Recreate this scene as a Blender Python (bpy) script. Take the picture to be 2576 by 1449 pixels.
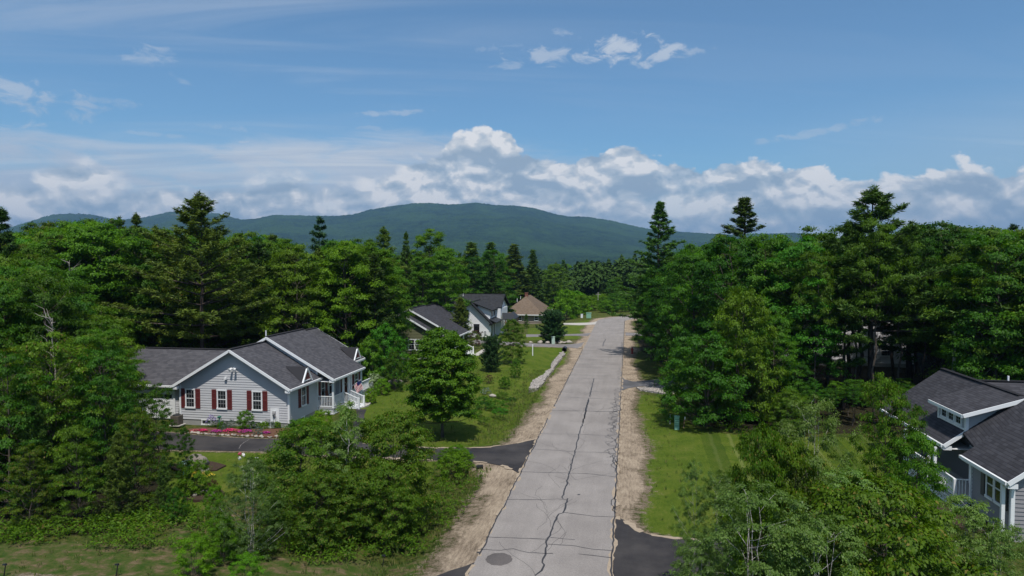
import bpy, math, random
import numpy as np
from mathutils import Vector, Matrix
R_=math.radians
scene=bpy.context.scene
for o in list(bpy.data.objects): bpy.data.objects.remove(o)
COL=scene.collection
# ------------------------------------------------------------------ camera
YAW=R_(9.62); PITCH=R_(2.32); CZ=13.0; FOC=1717.0
cam=bpy.data.cameras.new('camera'); cam.lens=24.0; cam.sensor_width=36.0; cam.clip_start=.5; cam.clip_end=40000
co=bpy.data.objects.new('camera',cam); COL.objects.link(co)
co.location=(0,0,CZ); co.rotation_euler=(R_(90)-PITCH,0,YAW); scene.camera=co
# ------------------------------------------------------------------ sun, exposure
SUN_EL=64.0; SUN_AZ=17.0     # degrees; azimuth from -Y towards +X
sd=bpy.data.lights.new('sun','SUN'); sd.energy=4.7; sd.angle=R_(.55); sd.color=(1,.94,.86)
so=bpy.data.objects.new('sun',sd); COL.objects.link(so)
sdir=Vector((math.sin(R_(SUN_AZ))*math.cos(R_(SUN_EL)),-math.cos(R_(SUN_AZ))*math.cos(R_(SUN_EL)),math.sin(R_(SUN_EL))))
so.rotation_euler=sdir.to_track_quat('Z','Y').to_euler(); so.location=(30,-60,120)
scene.view_settings.view_transform='Standard'; scene.view_settings.look='None'
scene.view_settings.exposure=-0.1; scene.view_settings.gamma=1
# ------------------------------------------------------------------ node helper
class NT:
    def __init__(s,tree,d2=False): s.t=tree; s.d2=d2; s.t.nodes.clear()
    def n(s,typ,ins=None,**kw):
        nd=s.t.nodes.new(typ)
        for k,v in kw.items(): setattr(nd,k,v)
        if ins:
            for k,v in ins.items(): s.set(nd.inputs[k],v)
        return nd
    def set(s,inp,v):
        if isinstance(v,bpy.types.NodeSocket): s.t.links.new(v,inp)
        elif isinstance(v,bpy.types.Node): s.t.links.new(v.outputs[0],inp)
        else:
            if hasattr(inp,'default_value'):
                try: inp.default_value=v
                except Exception: inp.default_value=tuple(v)[:len(inp.default_value)]
    def m(s,op,a,b=0.0,c=0.0,clamp=False):
        nd=s.t.nodes.new('ShaderNodeMath'); nd.operation=op; nd.use_clamp=clamp
        s.set(nd.inputs[0],a); s.set(nd.inputs[1],b); s.set(nd.inputs[2],c); return nd.outputs[0]
    def mix(s,f,a,b,mode='MIX'):
        nd=s.t.nodes.new('ShaderNodeMix'); nd.data_type='RGBA'; nd.blend_type=mode
        s.set(nd.inputs[0],f); s.set(nd.inputs[6],c4(a)); s.set(nd.inputs[7],c4(b)); return nd.outputs[2]
    def ramp(s,f,stops,interp='LINEAR'):
        nd=s.t.nodes.new('ShaderNodeValToRGB'); cr=nd.color_ramp; cr.interpolation=interp
        while len(cr.elements)<len(stops): cr.elements.new(1)
        for e,(p,c) in zip(cr.elements,stops):
            e.position=p; e.color=c4(c) if not isinstance(c,(int,float)) else (c,c,c,1)
        s.set(nd.inputs[0],f); return nd.outputs[0]
    def sm(s,v,a,b,lo=0.0,hi=1.0):
        nd=s.t.nodes.new('ShaderNodeMapRange'); nd.interpolation_type='SMOOTHSTEP'
        for i,q in enumerate((v,a,b,lo,hi)): s.set(nd.inputs[i],q)
        return nd.outputs[0]
    def noise(s,vec,scale,detail=4,rough=.55,dist=0.0,**kw):
        if s.d2: kw['noise_dimensions']='2D'
        nd=s.n('ShaderNodeTexNoise',{'Scale':scale,'Detail':detail,'Roughness':rough,'Distortion':dist},**kw)
        if vec is not None: s.set(nd.inputs['Vector'],vec)
        return nd.outputs[0]
    def vmul(s,v,k):
        nd=s.t.nodes.new('ShaderNodeVectorMath'); nd.operation='MULTIPLY'; s.set(nd.inputs[0],v); s.set(nd.inputs[1],k); return nd.outputs[0]
    def vadd(s,v,k):
        nd=s.t.nodes.new('ShaderNodeVectorMath'); nd.operation='ADD'; s.set(nd.inputs[0],v); s.set(nd.inputs[1],k); return nd.outputs[0]
    def comb(s,x,y,z=0.0): return s.n('ShaderNodeCombineXYZ',{0:x,1:y,2:z}).outputs[0]
def c4(c):
    if isinstance(c,(tuple,list)) and len(c)==3: return (*c,1)
    return c
# ------------------------------------------------------------------ world: sky and clouds
W=bpy.data.worlds.new('World'); scene.world=W; W.use_nodes=True
t=NT(W.node_tree,True)
W.cycles.sampling_method='NONE'
cy=scene.cycles; cy.max_bounces=5; cy.diffuse_bounces=3; cy.glossy_bounces=2; cy.transmission_bounces=3; cy.transparent_max_bounces=8; cy.volume_bounces=0; cy.use_denoising=True
sky=t.n('ShaderNodeTexSky',sky_type='NISHITA',sun_disc=False,sun_elevation=R_(SUN_EL),sun_rotation=R_(180-SUN_AZ),altitude=200,air_density=1.0,dust_density=.6,ozone_density=2.0)
gen=t.n('ShaderNodeTexCoord').outputs['Generated']
sx=t.n('ShaderNodeSeparateXYZ',{0:gen}); dx,dy,dz=sx.outputs
az=t.m('ARCTAN2',dx,dy); el=t.m('ARCSINE',dz)
azd=t.m('MULTIPLY',az,57.2958); eld=t.m('MULTIPLY',el,57.2958)
AZ=lambda u: -9.62+math.degrees(math.atan((u-1288)/1717))
EL=lambda u,v: math.degrees(math.atan((655-v)/1717*math.cos(math.atan((u-1288)/1717))))
def curve(pts,x):   # pts in display px (u,v) -> elevation as a function of azimuth
    nd=t.t.nodes.new('ShaderNodeFloatCurve'); c=nd.mapping.curves[0]; nd.mapping.use_clip=False
    P=[((AZ(u)+90)/180,EL(u,v)/30) for u,v in pts]
    c.points[0].location=P[0]; c.points[1].location=P[-1]
    for p in P[1:-1]: c.points.new(*p)
    for p in c.points: p.handle_type='AUTO'
    nd.mapping.update()
    t.set(nd.inputs['Value'],t.m('DIVIDE',t.m('ADD',x,90.0),180.0))
    return t.m('MULTIPLY',nd.outputs[0],30.0)
pos=t.comb(az,t.m('MULTIPLY',el,1.45))
wrp=t.n('ShaderNodeTexNoise',{'Vector':pos,'Scale':9.0,'Detail':3.0},noise_dimensions='2D').outputs['Color']
posw=t.vadd(pos,t.vmul(wrp,(.05,.035,0)))
def puffs(v,sc):
    vo=t.n('ShaderNodeTexVoronoi',{'Vector':v,'Scale':sc,'Detail':3.0,'Roughness':.42,'Lacunarity':2.2},feature='F1',voronoi_dimensions='2D')
    return t.m('SUBTRACT',1.0,vo.outputs['Distance'])
n_big=t.noise(posw,7.0,7,.58)
n_fine=t.noise(posw,26.0,7,.6)
pf=puffs(posw,17.0)
pf2=puffs(t.vadd(posw,(-.004,-.014,0)),17.0)
top=curve([(-2600,480),(-600,470),(0,430),(90,410),(190,370),(300,415),(420,440),(560,438),(700,415),(900,430),(1040,390),(1100,356),(1150,322),(1200,312),(1260,328),(1330,362),(1395,396),(1450,372),(1500,352),(1570,350),(1640,372),(1720,392),(1800,402),(1900,392),(2020,402),(2120,432),(2250,440),(2340,405),(2440,390),(2540,402),(3000,430),(4600,470)],azd)
dd=t.m('SUBTRACT',top,eld)
dens=t.m('ADD',dd,t.m('MULTIPLY',t.m('SUBTRACT',pf,.60),1.5))
dens=t.m('ADD',dens,t.m('MULTIPLY',t.m('SUBTRACT',n_big,.5),1.5))
dens=t.m('ADD',dens,t.m('MULTIPLY',t.m('SUBTRACT',n_fine,.5),.9))
edge_soft=t.sm(azd,AZ(900),AZ(1150),1.5,.38)       # soft to the left, crisp to the right
a_cum=t.sm(t.m('DIVIDE',dens,edge_soft),0.0,1.0)
# holes and breaks inside the bank
holes=t.noise(t.comb(t.m('MULTIPLY',az,1.0),t.m('MULTIPLY',el,3.0)),6.5,6,.6)
a_cum=t.m('MULTIPLY',a_cum,t.sm(holes,.27,.46,t.sm(azd,AZ(900),AZ(1300),.75,.88),1.0))
# cloud shading: puffs lit from above against a grey blue body
relief=t.m('SUBTRACT',pf,pf2)
sh_n=t.noise(t.vadd(t.comb(az,t.m('MULTIPLY',el,2.4)),(3.1,1.7,0)),8.0,7,.56,.4)
lowf=t.sm(eld,1.0,6.5,.62,1.0)
lit=t.m('ADD',t.m('MULTIPLY',relief,1.7),t.m('MULTIPLY',t.m('SUBTRACT',sh_n,.5),2.0))
lit=t.m('ADD',lit,t.m('MULTIPLY',t.m('SUBTRACT',n_big,.5),.8))
lit=t.m('ADD',lit,t.m('MULTIPLY',t.m('SUBTRACT',n_fine,.5),.7))
lit=t.m('MULTIPLY',lit,lowf)
lit=t.m('ADD',lit,t.sm(dd,2.2,.2,.50,.88))                # near the top edge more light
lit=t.m('ADD',lit,t.sm(azd,AZ(300),AZ(1500),.06,.02))
ccol=t.ramp(lit,[(0,(.36,.47,.60)),(.30,(.46,.56,.67)),(.55,(.57,.65,.74)),(.80,(.73,.77,.82)),(1,(.94,.94,.95))])
# thin streaky high cloud
hz=t.m('ADD',dz,.10)
pl=t.comb(t.m('DIVIDE',dx,hz),t.m('DIVIDE',dy,hz))
plr=t.n('ShaderNodeVectorRotate',{'Vector':pl,'Angle':R_(-14)},rotation_type='Z_AXIS').outputs[0]
ci=t.noise(t.vmul(plr,(.30,1.5,1)),1.6,9,.62,.5)
ci2=t.noise(t.vmul(plr,(.25,.5,1)),.9,3,.5)
a_ci=t.m('MULTIPLY',t.sm(ci,.40,.78),t.sm(ci2,.36,.66,.15,1.0))
leftv=t.m('MULTIPLY',t.sm(azd,AZ(1500),AZ(100)),t.sm(eld,14.5,7.5))     # veil low on the left
vtop=curve([(-2600,330),(-300,330),(0,330),(200,350),(420,365),(700,352),(900,350),(1060,345),(1300,370),(1600,430),(2000,480),(4600,520)],azd)
vn=t.noise(t.comb(az,t.m('MULTIPLY',el,5.0)),6.0,8,.6,.5)
veil=t.m('MULTIPLY',t.sm(t.m('ADD',t.m('SUBTRACT',vtop,eld),t.m('MULTIPLY',t.m('SUBTRACT',vn,.5),3.0)),-.8,1.5),t.sm(vn,.25,.55,.55,1.0))
veil=t.m('MULTIPLY',veil,t.sm(azd,AZ(1700),AZ(1150)))
rightv=t.m('MULTIPLY',t.sm(azd,AZ(1700),AZ(2700),0,.35),t.sm(eld,13.0,7.0))
a_hi=t.m('MAXIMUM',t.m('MULTIPLY',a_ci,.34),t.m('MAXIMUM',t.m('MULTIPLY',veil,.95),rightv))
_pn={}
def patch(u,v,ru,rv,rot,amt,thr=.47,sc=30.0):
    cx,cy=AZ(u),EL(u,v)
    ddx=t.m('SUBTRACT',azd,cx); ddy=t.m('SUBTRACT',eld,cy)
    cr,sr=math.cos(R_(rot)),math.sin(R_(rot))
    ex=t.m('DIVIDE',t.m('ADD',t.m('MULTIPLY',ddx,cr),t.m('MULTIPLY',ddy,sr)),ru/30.0)
    ey=t.m('DIVIDE',t.m('SUBTRACT',t.m('MULTIPLY',ddy,cr),t.m('MULTIPLY',ddx,sr)),rv/30.0)
    r2=t.m('ADD',t.m('MULTIPLY',ex,ex),t.m('MULTIPLY',ey,ey))
    nz=_pn.setdefault(0,None) or t.noise(t.comb(az,t.m('MULTIPLY',el,1.9)),sc,7,.6,.4); _pn[0]=nz
    f=t.m('ADD',t.m('MULTIPLY',t.m('SUBTRACT',1.0,r2),.22),nz)
    return t.m('MULTIPLY',t.sm(f,thr+.07,thr+.33),amt)
for p in [(1420,150,210,26,-3,.6),(1560,128,95,38,8,.75),(1650,145,95,20,10,.65),(1620,165,30,14,0,.6),(1740,138,60,13,5,.35),(1290,170,70,12,8,.40),(1425,98,45,14,-12,.35),(390,150,70,26,10,.42),(455,200,35,12,-10,.35),(90,245,150,34,-6,.60),(0,235,120,26,-10,.5),(60,350,160,34,-4,.50),(300,262,90,10,0,.35),(990,288,110,9,5,.45),(960,326,75,7,0,.32),(650,358,60,13,-2,.72),(400,342,70,7,0,.30),(560,322,100,10,-3,.28),(2060,332,200,11,8,.35),(1250,130,110,9,5,.22)]:
    a_hi=t.m('MAXIMUM',a_hi,patch(*p))
hcol=t.mix(t.sm(ci,.4,.7),(.50,.60,.74),(.70,.75,.82))
skyc=t.n('ShaderNodeVectorMath',{0:sky.outputs[0],1:(.077,.115,.134)},operation='MULTIPLY').outputs[0]
skyc=t.mix(.10,skyc,(.33,.42,.52))
c=t.mix(a_hi,skyc,hcol)
c=t.mix(t.m('MULTIPLY',a_cum,.97),c,ccol)
below=t.sm(eld,-1.5,-.2)
c=t.mix(below,(.10,.13,.12),c)
bg=t.n('ShaderNodeBackground',{'Color':c,'Strength':1.0})
bg2=t.n('ShaderNodeBackground',{'Color':t.mix(.42,skyc,(.60,.63,.66)),'Strength':1.0})   # white added to the unseen sky overhead to neutralise and lift the fill light
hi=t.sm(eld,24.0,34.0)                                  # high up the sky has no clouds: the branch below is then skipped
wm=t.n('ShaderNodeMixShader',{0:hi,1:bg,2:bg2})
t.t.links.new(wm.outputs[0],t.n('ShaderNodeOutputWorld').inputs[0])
SKYONLY=False
# ------------------------------------------------------------------ pixel rays of the measured photograph (2576 x 1449) -> points
_cp,_sp,_cy,_sy=math.cos(PITCH),math.sin(PITCH),math.cos(YAW),math.sin(YAW)
_f=(-_sy*_cp,_cy*_cp,-_sp); _r=(_cy,_sy,0); _u=(-_sy*_sp,_cy*_sp,_cp)
def ray(u,v):
    a=(u-1288)/FOC; b=-(v-724.5)/FOC
    return [_f[i]+a*_r[i]+b*_u[i] for i in range(3)]
def G(u,v,z=0.0):
    d=ray(u,v); k=(z-CZ)/d[2]; return (d[0]*k,d[1]*k)
def D(u,depth):            # ground position at a horizontal camera depth
    d=ray(u,655); return (d[0]*depth,d[1]*depth)
def zat(v,depth): return CZ-(v-655)*depth/FOC
def C2(p): return ((1100+p[0]/3.22)/1.1925,(820+p[1]/3.22)/1.1925)
def C5(p): return ((1200+p[0]/2.744)/1.1925,(1200+p[1]/2.744)/1.1925)
def C6(p): return ((1850+p[0]/2.4156)/1.1925,(800+p[1]/2.4156)/1.1925)
def Z1(p): return ((300+p[0]/2.7116)/1.1925,(900+p[1]/2.7116)/1.1925)
# ------------------------------------------------------------------ object helpers
def tag(o,label=None,cat=None,group=None,kind=None):
    if label: o['label']=label
    if cat: o['category']=cat
    if group: o['group']=group
    if kind: o['kind']=kind
    return o
def thing(name,label,cat,loc=(0,0,0),group=None,rz=0.0):
    o=bpy.data.objects.new(name,None); COL.objects.link(o); o.location=loc; o.rotation_euler=(0,0,rz); o.empty_display_size=.3
    return tag(o,label,cat,group)
def mesh_np(name,V,Fq,smooth=False,uv=None,mats=None):
    """V (n,3); Fq list of (m,k) int arrays"""
    me=bpy.data.meshes.new(name); V=np.asarray(V,dtype=np.float32)
    if not isinstance(Fq,(list,tuple)): Fq=[Fq]
    Fq=[np.asarray(f,dtype=np.int32) for f in Fq if len(f)]
    me.vertices.add(len(V)); me.vertices.foreach_set('co',V.ravel())
    loops=np.concatenate([f.ravel() for f in Fq]); me.loops.add(len(loops)); me.loops.foreach_set('vertex_index',loops)
    tot=np.concatenate([np.full(len(f),f.shape[1],dtype=np.int32) for f in Fq])
    st=np.concatenate([[0],np.cumsum(tot)[:-1]]).astype(np.int32)
    me.polygons.add(len(tot)); me.polygons.foreach_set('loop_start',st)
    try: me.polygons.foreach_set('loop_total',tot)
    except Exception: pass
    if smooth: me.polygons.foreach_set('use_smooth',np.ones(len(tot),dtype=bool))
    me.update(calc_edges=True); me.validate()
    return me
def addobj(name,me,mat,parent=None,kind=None):
    o=bpy.data.objects.new(name,me); COL.objects.link(o)
    if mat is not None and len(me.materials)==0: me.materials.append(mat)
    if parent is not None: o.parent=parent
    if kind: o['kind']=kind
    return o
class MB:
    def __init__(s): s.v=[]; s.f=[]; s.uv=[]
    def add(s,vs,fs,uvs=None):
        b=len(s.v); s.v+= [tuple(p) for p in vs]
        for i,f in enumerate(fs):
            s.f.append(tuple(b+k for k in f)); s.uv.append(uvs[i] if uvs and uvs[i] else [(0,0)]*len(f))
    def box(s,x0,y0,z0,x1,y1,z1):
        s.add([(x0,y0,z0),(x1,y0,z0),(x1,y1,z0),(x0,y1,z0),(x0,y0,z1),(x1,y0,z1),(x1,y1,z1),(x0,y1,z1)],
              [(0,3,2,1),(4,5,6,7),(0,1,5,4),(1,2,6,5),(2,3,7,6),(3,0,4,7)])
    def frame(s,c,t,n,up,s0,s1,z0,z1,o0,o1):
        c,t,n,up=Vector(c),Vector(t),Vector(n),Vector(up)
        P=lambda a,b,d:c+t*a+up*b+n*d
        s.add([P(s0,z0,o0),P(s1,z0,o0),P(s1,z0,o1),P(s0,z0,o1),P(s0,z1,o0),P(s1,z1,o0),P(s1,z1,o1),P(s0,z1,o1)],
              [(0,3,2,1),(4,5,6,7),(0,1,5,4),(1,2,6,5),(2,3,7,6),(3,0,4,7)])
    def beam(s,p,q,w,h,up=(0,0,1)):
        p,q=Vector(p),Vector(q); d=(q-p); L=d.length
        if L<1e-6: return
        d/=L; up=Vector(up); sd=d.cross(up); 
        if sd.length<1e-4: sd=d.cross(Vector((1,0,0)))
        sd.normalize(); u=sd.cross(d).normalized()
        s.frame(p,d,sd,u,0,L,-h/2,h/2,-w/2,w/2)
    def cyl(s,p,q,r0,r1=None,n=8,cap=True):
        r1=r0 if r1 is None else r1
        p,q=Vector(p),Vector(q); d=(q-p).normalized(); a=d.orthogonal().normalized(); b=d.cross(a)
        vs=[p+(a*math.cos(6.28319*i/n)+b*math.sin(6.28319*i/n))*r0 for i in range(n)]+[q+(a*math.cos(6.28319*i/n)+b*math.sin(6.28319*i/n))*r1 for i in range(n)]
        fs=[(i,(i+1)%n,n+(i+1)%n,n+i) for i in range(n)]
        if cap: fs+=[tuple(range(n))[::-1],tuple(range(n,2*n))]
        s.add(vs,fs)
    def prism(s,poly,z0,z1):   # poly list of (x,y)
        n=len(poly); ar=sum(poly[i][0]*poly[(i+1)%n][1]-poly[(i+1)%n][0]*poly[i][1] for i in range(n))
        if ar<0: poly=poly[::-1]
        s.add([(x,y,z0) for x,y in poly]+[(x,y,z1) for x,y in poly],[tuple(range(n,2*n))]+[(i,(i+1)%n,n+(i+1)%n,n+i) for i in range(n)])
    def slab(s,e0,e1,r1,r0,th):   # roof plane: eave0, eave1, ridge1, ridge0 (top surface)
        e0,e1,r1,r0=[Vector(p) for p in (e0,e1,r1,r0)]
        nn=(e1-e0).cross(r0-e0).normalized()
        if nn.z<0: e0,e1,r1,r0=e1,e0,r0,r1; nn=-nn
        t=(e1-e0).normalized(); k=nn.cross(t)
        uvf=lambda p:((p-e0).dot(t)+abs(e0.x)*1.3,(p-e0).dot(k)+abs(e0.y)*.7)
        T=[e0,e1,r1,r0]; B=[p-Vector((0,0,th)) for p in T]
        q=[(0,1,2,3),(7,6,5,4),(0,4,5,1),(1,5,6,2),(2,6,7,3),(3,7,4,0)]
        s.add(T+B,q,[[uvf(p) for p in T]]+[None]*5)
    def build(s,name,mat,parent=None,smooth=False,bevel=0.0,kind=None,label=None):
        off=Vector(parent.matrix_basis.translation) if parent is not None else Vector((0,0,0))
        if parent is not None and parent.parent is not None: off=off+parent.parent.matrix_basis.translation
        me=bpy.data.meshes.new(name); me.from_pydata([tuple(Vector(p)-off) for p in s.v],[],s.f)
        ul=me.uv_layers.new(name='UVMap'); k=[c for f in s.uv for q in f for c in q]; ul.data.foreach_set('uv',k)
        if smooth: me.polygons.foreach_set('use_smooth',[True]*len(me.polygons))
        me.update(); o=addobj(name,me,mat,parent,kind)
        if bevel:
            m=o.modifiers.new('bevel','BEVEL'); m.width=bevel; m.segments=2; m.limit_method='ANGLE'
        if label: o['label']=label
        return o
# ------------------------------------------------------------------ materials
MATS={}
def mat(name,fn):
    if name in MATS: return MATS[name]
    m=bpy.data.materials.new(name); m.use_nodes=True; k=NT(m.node_tree); sh=fn(k)
    out=k.n('ShaderNodeOutputMaterial'); k.t.links.new(sh.outputs[0],out.inputs[0]); MATS[name]=m; return m
def pbsdf(k,col,rough=.7,spec=.3,normal=None,**kw):
    ins={'Base Color':c4(col),'Roughness':rough,'Specular IOR Level':spec}; ins.update(kw)
    if normal is not None: ins['Normal']=normal
    return k.n('ShaderNodeBsdfPrincipled',ins)
def bump(k,h,s=.3,d=.02): return k.n('ShaderNodeBump',{'Strength':s,'Distance':d,'Height':h}).outputs[0]
def OC(k): return k.n('ShaderNodeTexCoord').outputs['Object']
def simple(name,col,rough=.6,var=.12,sc=3.0,spec=.3,bs=.0):
    def fn(k):
        n=k.noise(OC(k),sc,5,.6); f=k.m('MULTIPLY_ADD',n,2*var,1-var)
        cc=k.vmul(k.n('ShaderNodeRGB').outputs[0],(1,1,1))
        rgb=k.t.nodes[-2] if False else None
        cc=k.n('ShaderNodeVectorMath',{0:tuple(col),1:k.comb(f,f,f)},operation='MULTIPLY').outputs[0]
        return pbsdf(k,cc,rough,spec,bump(k,k.noise(OC(k),sc*8,4),bs) if bs else None)
    return mat(name,fn)
def leafmat(name,dark,light,trans=.28,tip=None,sc=.55,hue=.7,ov=.55):
    def fn(k):
        geo=k.n('ShaderNodeNewGeometry'); ri=geo.outputs['Random Per Island']; oi=k.n('ShaderNodeObjectInfo').outputs['Random']
        n=k.noise(OC(k),sc,3,.6)
        f=k.m('ADD',k.m('MULTIPLY',ri,.55),k.m('MULTIPLY',k.m('SUBTRACT',n,.35),.9),clamp=True)
        f=k.m('ADD',f,k.m('MULTIPLY',k.m('SUBTRACT',oi,.5),.35),clamp=True)
        cc=k.mix(f,dark,light)
        if tip: cc=k.mix(k.m('MULTIPLY',k.m('GREATER_THAN',ri,.93),.8),cc,tip)
        v=k.m('MULTIPLY_ADD',k.m('FRACT',k.m('MULTIPLY',oi,7.31)),ov,1.04-ov/2)
        cc=k.n('ShaderNodeVectorMath',{0:cc,1:k.comb(k.m('MULTIPLY_ADD',k.m('FRACT',k.m('MULTIPLY',oi,3.77)),hue*v.default_value if False else hue,1-hue*.5),1,1)},operation='MULTIPLY').outputs[0]
        cc=k.n('ShaderNodeVectorMath',{0:cc,1:k.comb(v,v,v)},operation='MULTIPLY').outputs[0]
        p=pbsdf(k,cc,.55,.22)
        tr=k.n('ShaderNodeBsdfTranslucent',{'Color':k.n('ShaderNodeVectorMath',{0:cc,1:(1.25,1.3,.5)},operation='MULTIPLY').outputs[0]})
        return k.n('ShaderNodeMixShader',{0:trans,1:p,2:tr})
    return mat(name,fn)
def barkmat(name,c1,c2,sc=(9,9,1.5),lines=False):
    def fn(k):
        v=k.vmul(OC(k),sc); n=k.noise(v,1.0,6,.65)
        cc=k.mix(k.sm(n,.35,.65),c1,c2); return pbsdf(k,cc,.9,.1,bump(k,n,.6,.03))
    return mat(name,fn)
BARK=barkmat('bark',(.035,.028,.022),(.13,.11,.095))
PBARK=barkmat('pine_bark',(.03,.022,.018),(.10,.08,.07))
BIRCH=barkmat('birch_bark',(.16,.14,.13),(.62,.60,.57),(5,5,14))
L_OAK=leafmat('broad_leaves',(.026,.076,.005),(.110,.250,.011),.44)
L_BRT=leafmat('bright_leaves',(.044,.125,.004),(.165,.325,.010),.44,hue=.3)
L_MAP=leafmat('maple_leaves',(.035,.10,.003),(.185,.34,.010),.36,hue=.05,ov=.05)
L_SHR=leafmat('shrub_leaves',(.035,.090,.005),(.145,.265,.012),.44,tip=(.20,.16,.04),hue=.25,ov=.15)
L_BCH=leafmat('beech_leaves',(.030,.078,.005),(.135,.245,.010),.44,tip=(.13,.085,.03))
L_BIR=leafmat('birch_leaves',(.065,.13,.022),(.215,.32,.07),.42,tip=(.19,.24,.12),sc=.9,hue=.15)
L_PIN=leafmat('pine_needles',(.018,.052,.008),(.120,.195,.020),.2,hue=.5)
L_DPN=leafmat('dark_pine_needles',(.008,.032,.009),(.040,.092,.020),.10,hue=.3)
L_RED=leafmat('reddish_leaves',(.045,.020,.014),(.12,.055,.03),.15,hue=.1)
L_WHT=leafmat('variegated_leaves',(.07,.13,.04),(.38,.46,.26),.2,sc=4,hue=.1)
L_BLU=leafmat('silver_leaves',(.06,.10,.08),(.17,.23,.18),.15,sc=2,hue=.1)
def asphalt(name,c1,c2,sp=.0,edge=None,tar=.5):
    def fn(k):
        o=OC(k); n1=k.noise(o,.35,5,.6); n2=k.noise(o,55.0,3,.7); n3=k.noise(k.vmul(o,(1.6,.12,1)),1.2,4,.6)
        cc=k.mix(k.sm(n1,.3,.7),c1,c2)
        n5=k.noise(o,13.0,3,.75); g=k.m('MULTIPLY_ADD',k.m('SUBTRACT',n2,.5),sp,k.m('MULTIPLY_ADD',n3,.30,.85)); g=k.m('ADD',g,k.m('MULTIPLY',k.m('SUBTRACT',n5,.5),sp*.55))
        cc=k.n('ShaderNodeVectorMath',{0:cc,1:k.comb(g,g,g)},operation='MULTIPLY').outputs[0]
        return pbsdf(k,cc,.85,.25,bump(k,n2,.35,.012))
    return mat(name,fn)
M_ROAD=asphalt('road_asphalt',(.215,.198,.188),(.265,.245,.232),1.4)
M_DRV=asphalt('driveway_asphalt',(.022,.021,.024),(.056,.052,.052),.8)
M_DRV2=asphalt('grey_asphalt',(.16,.15,.15),(.21,.20,.20),.6)
M_CONC=simple('concrete',(.42,.40,.37),.85,.15,2.0,bs=.2)
M_TAR=simple('crack_tar',(.040,.038,.040),.5,.2,3.0)
M_FOUND=simple('foundation_concrete',(.30,.30,.29),.85,.15,1.5,bs=.2)
def roofmat(name,c1,c2):
    def fn(k):
        uv=k.n('ShaderNodeTexCoord').outputs['UV']
        b=k.n('ShaderNodeTexBrick',{'Vector':uv,'Color1':(0,0,0,1),'Color2':(1,1,1,1),'Mortar':(.5,.5,.5,1),'Scale':1.0,'Mortar Size':.0,'Brick Width':.34,'Row Height':.19,'Bias':0.0},offset=.5,offset_frequency=2)
        sx=k.n('ShaderNodeSeparateXYZ',{0:uv}); row=k.m('FRACT',k.m('DIVIDE',sx.outputs[1],.19))
        line=k.sm(row,.0,.28,.50,1.0)
        n=k.noise(uv,5.0,5,.6); n4=k.noise(uv,.35,3)
        f=k.m('ADD',k.m('MULTIPLY',b.outputs[0],.65),k.m('MULTIPLY',n,.45),clamp=True)
        cc=k.mix(f,c1,c2)
        g=k.m('MULTIPLY',line,k.m('MULTIPLY_ADD',n4,.3,.86))
        cc=k.n('ShaderNodeVectorMath',{0:cc,1:k.comb(g,g,g)},operation='MULTIPLY').outputs[0]
        return pbsdf(k,cc,.92,.12,bump(k,row,.5,.02))
    return mat(name,fn)
R_GREY=roofmat('grey_shingles',(.050,.050,.058),(.098,.097,.108))
R_DARK=roofmat('dark_shingles',(.032,.032,.038),(.066,.066,.076))
R_BLK=roofmat('black_shingles',(.024,.026,.030),(.048,.05,.056))
R_TAN=roofmat('tan_shingles',(.115,.083,.060),(.195,.150,.112))
def sidingmat(name,col): return simple(name,col,.55,.06,.8,.35)
S_GREY=sidingmat('grey_siding',(.49,.50,.525)); S_GRN=sidingmat('green_siding',(.125,.13,.068)); S_WHT=sidingmat('white_siding',(.74,.75,.77))
S_TAN=sidingmat('tan_siding',(.30,.25,.215)); S_DGR=sidingmat('warm_grey_siding',(.245,.24,.255))
TRIM=simple('white_trim',(.76,.78,.80),.45,.05,2.0,.4); RED=simple('red_paint',(.15,.033,.033),.5,.12,4.0,.3)
DOOR=simple('brown_door',(.12,.04,.018),.45,.2,5.0,.4); BLACKP=simple('black_paint',(.015,.016,.019),.4,.1,3,.4); DGREYP=simple('dark_grey_paint',(.06,.06,.065),.5,.1,3,.3)
METAL=simple('grey_metal',(.33,.34,.35),.45,.12,5,.5); WICK=simple('dark_unit',(.10,.085,.07),.7,.2,9,.3)
ROCK=simple('boulder_stone',(.21,.185,.165),.9,.35,2.2,.15,.6); WROCK=simple('pale_stone',(.36,.33,.29),.9,.3,4,.15,.5)
MULCH=simple('red_mulch',(.13,.068,.045),.95,.4,14,.1,.8); DMULCH=simple('dark_mulch',(.055,.038,.028),.95,.4,10,.1,.8)
PGRN=simple('pale_green_plastic',(.22,.42,.31),.5,.06,3,.4); DGRN=simple('dark_green_plastic',(.05,.075,.05),.5,.1,3,.4); TEAL=simple('teal_plastic',(.05,.23,.25),.4,.1,3,.4)
def glass(k):
    n=k.noise(OC(k),1.2,3); cc=k.mix(k.sm(n,.4,.62),(.010,.012,.014),(.035,.040,.045))
    return pbsdf(k,cc,.06,.5)
GLASS=mat('window_glass',glass)
WOODP=simple('silver_pole_wood',(.36,.34,.32),.85,.2,6,.15)
HYD=simple('hydrant_red',(.33,.03,.02),.4,.1,5,.4)
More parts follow.
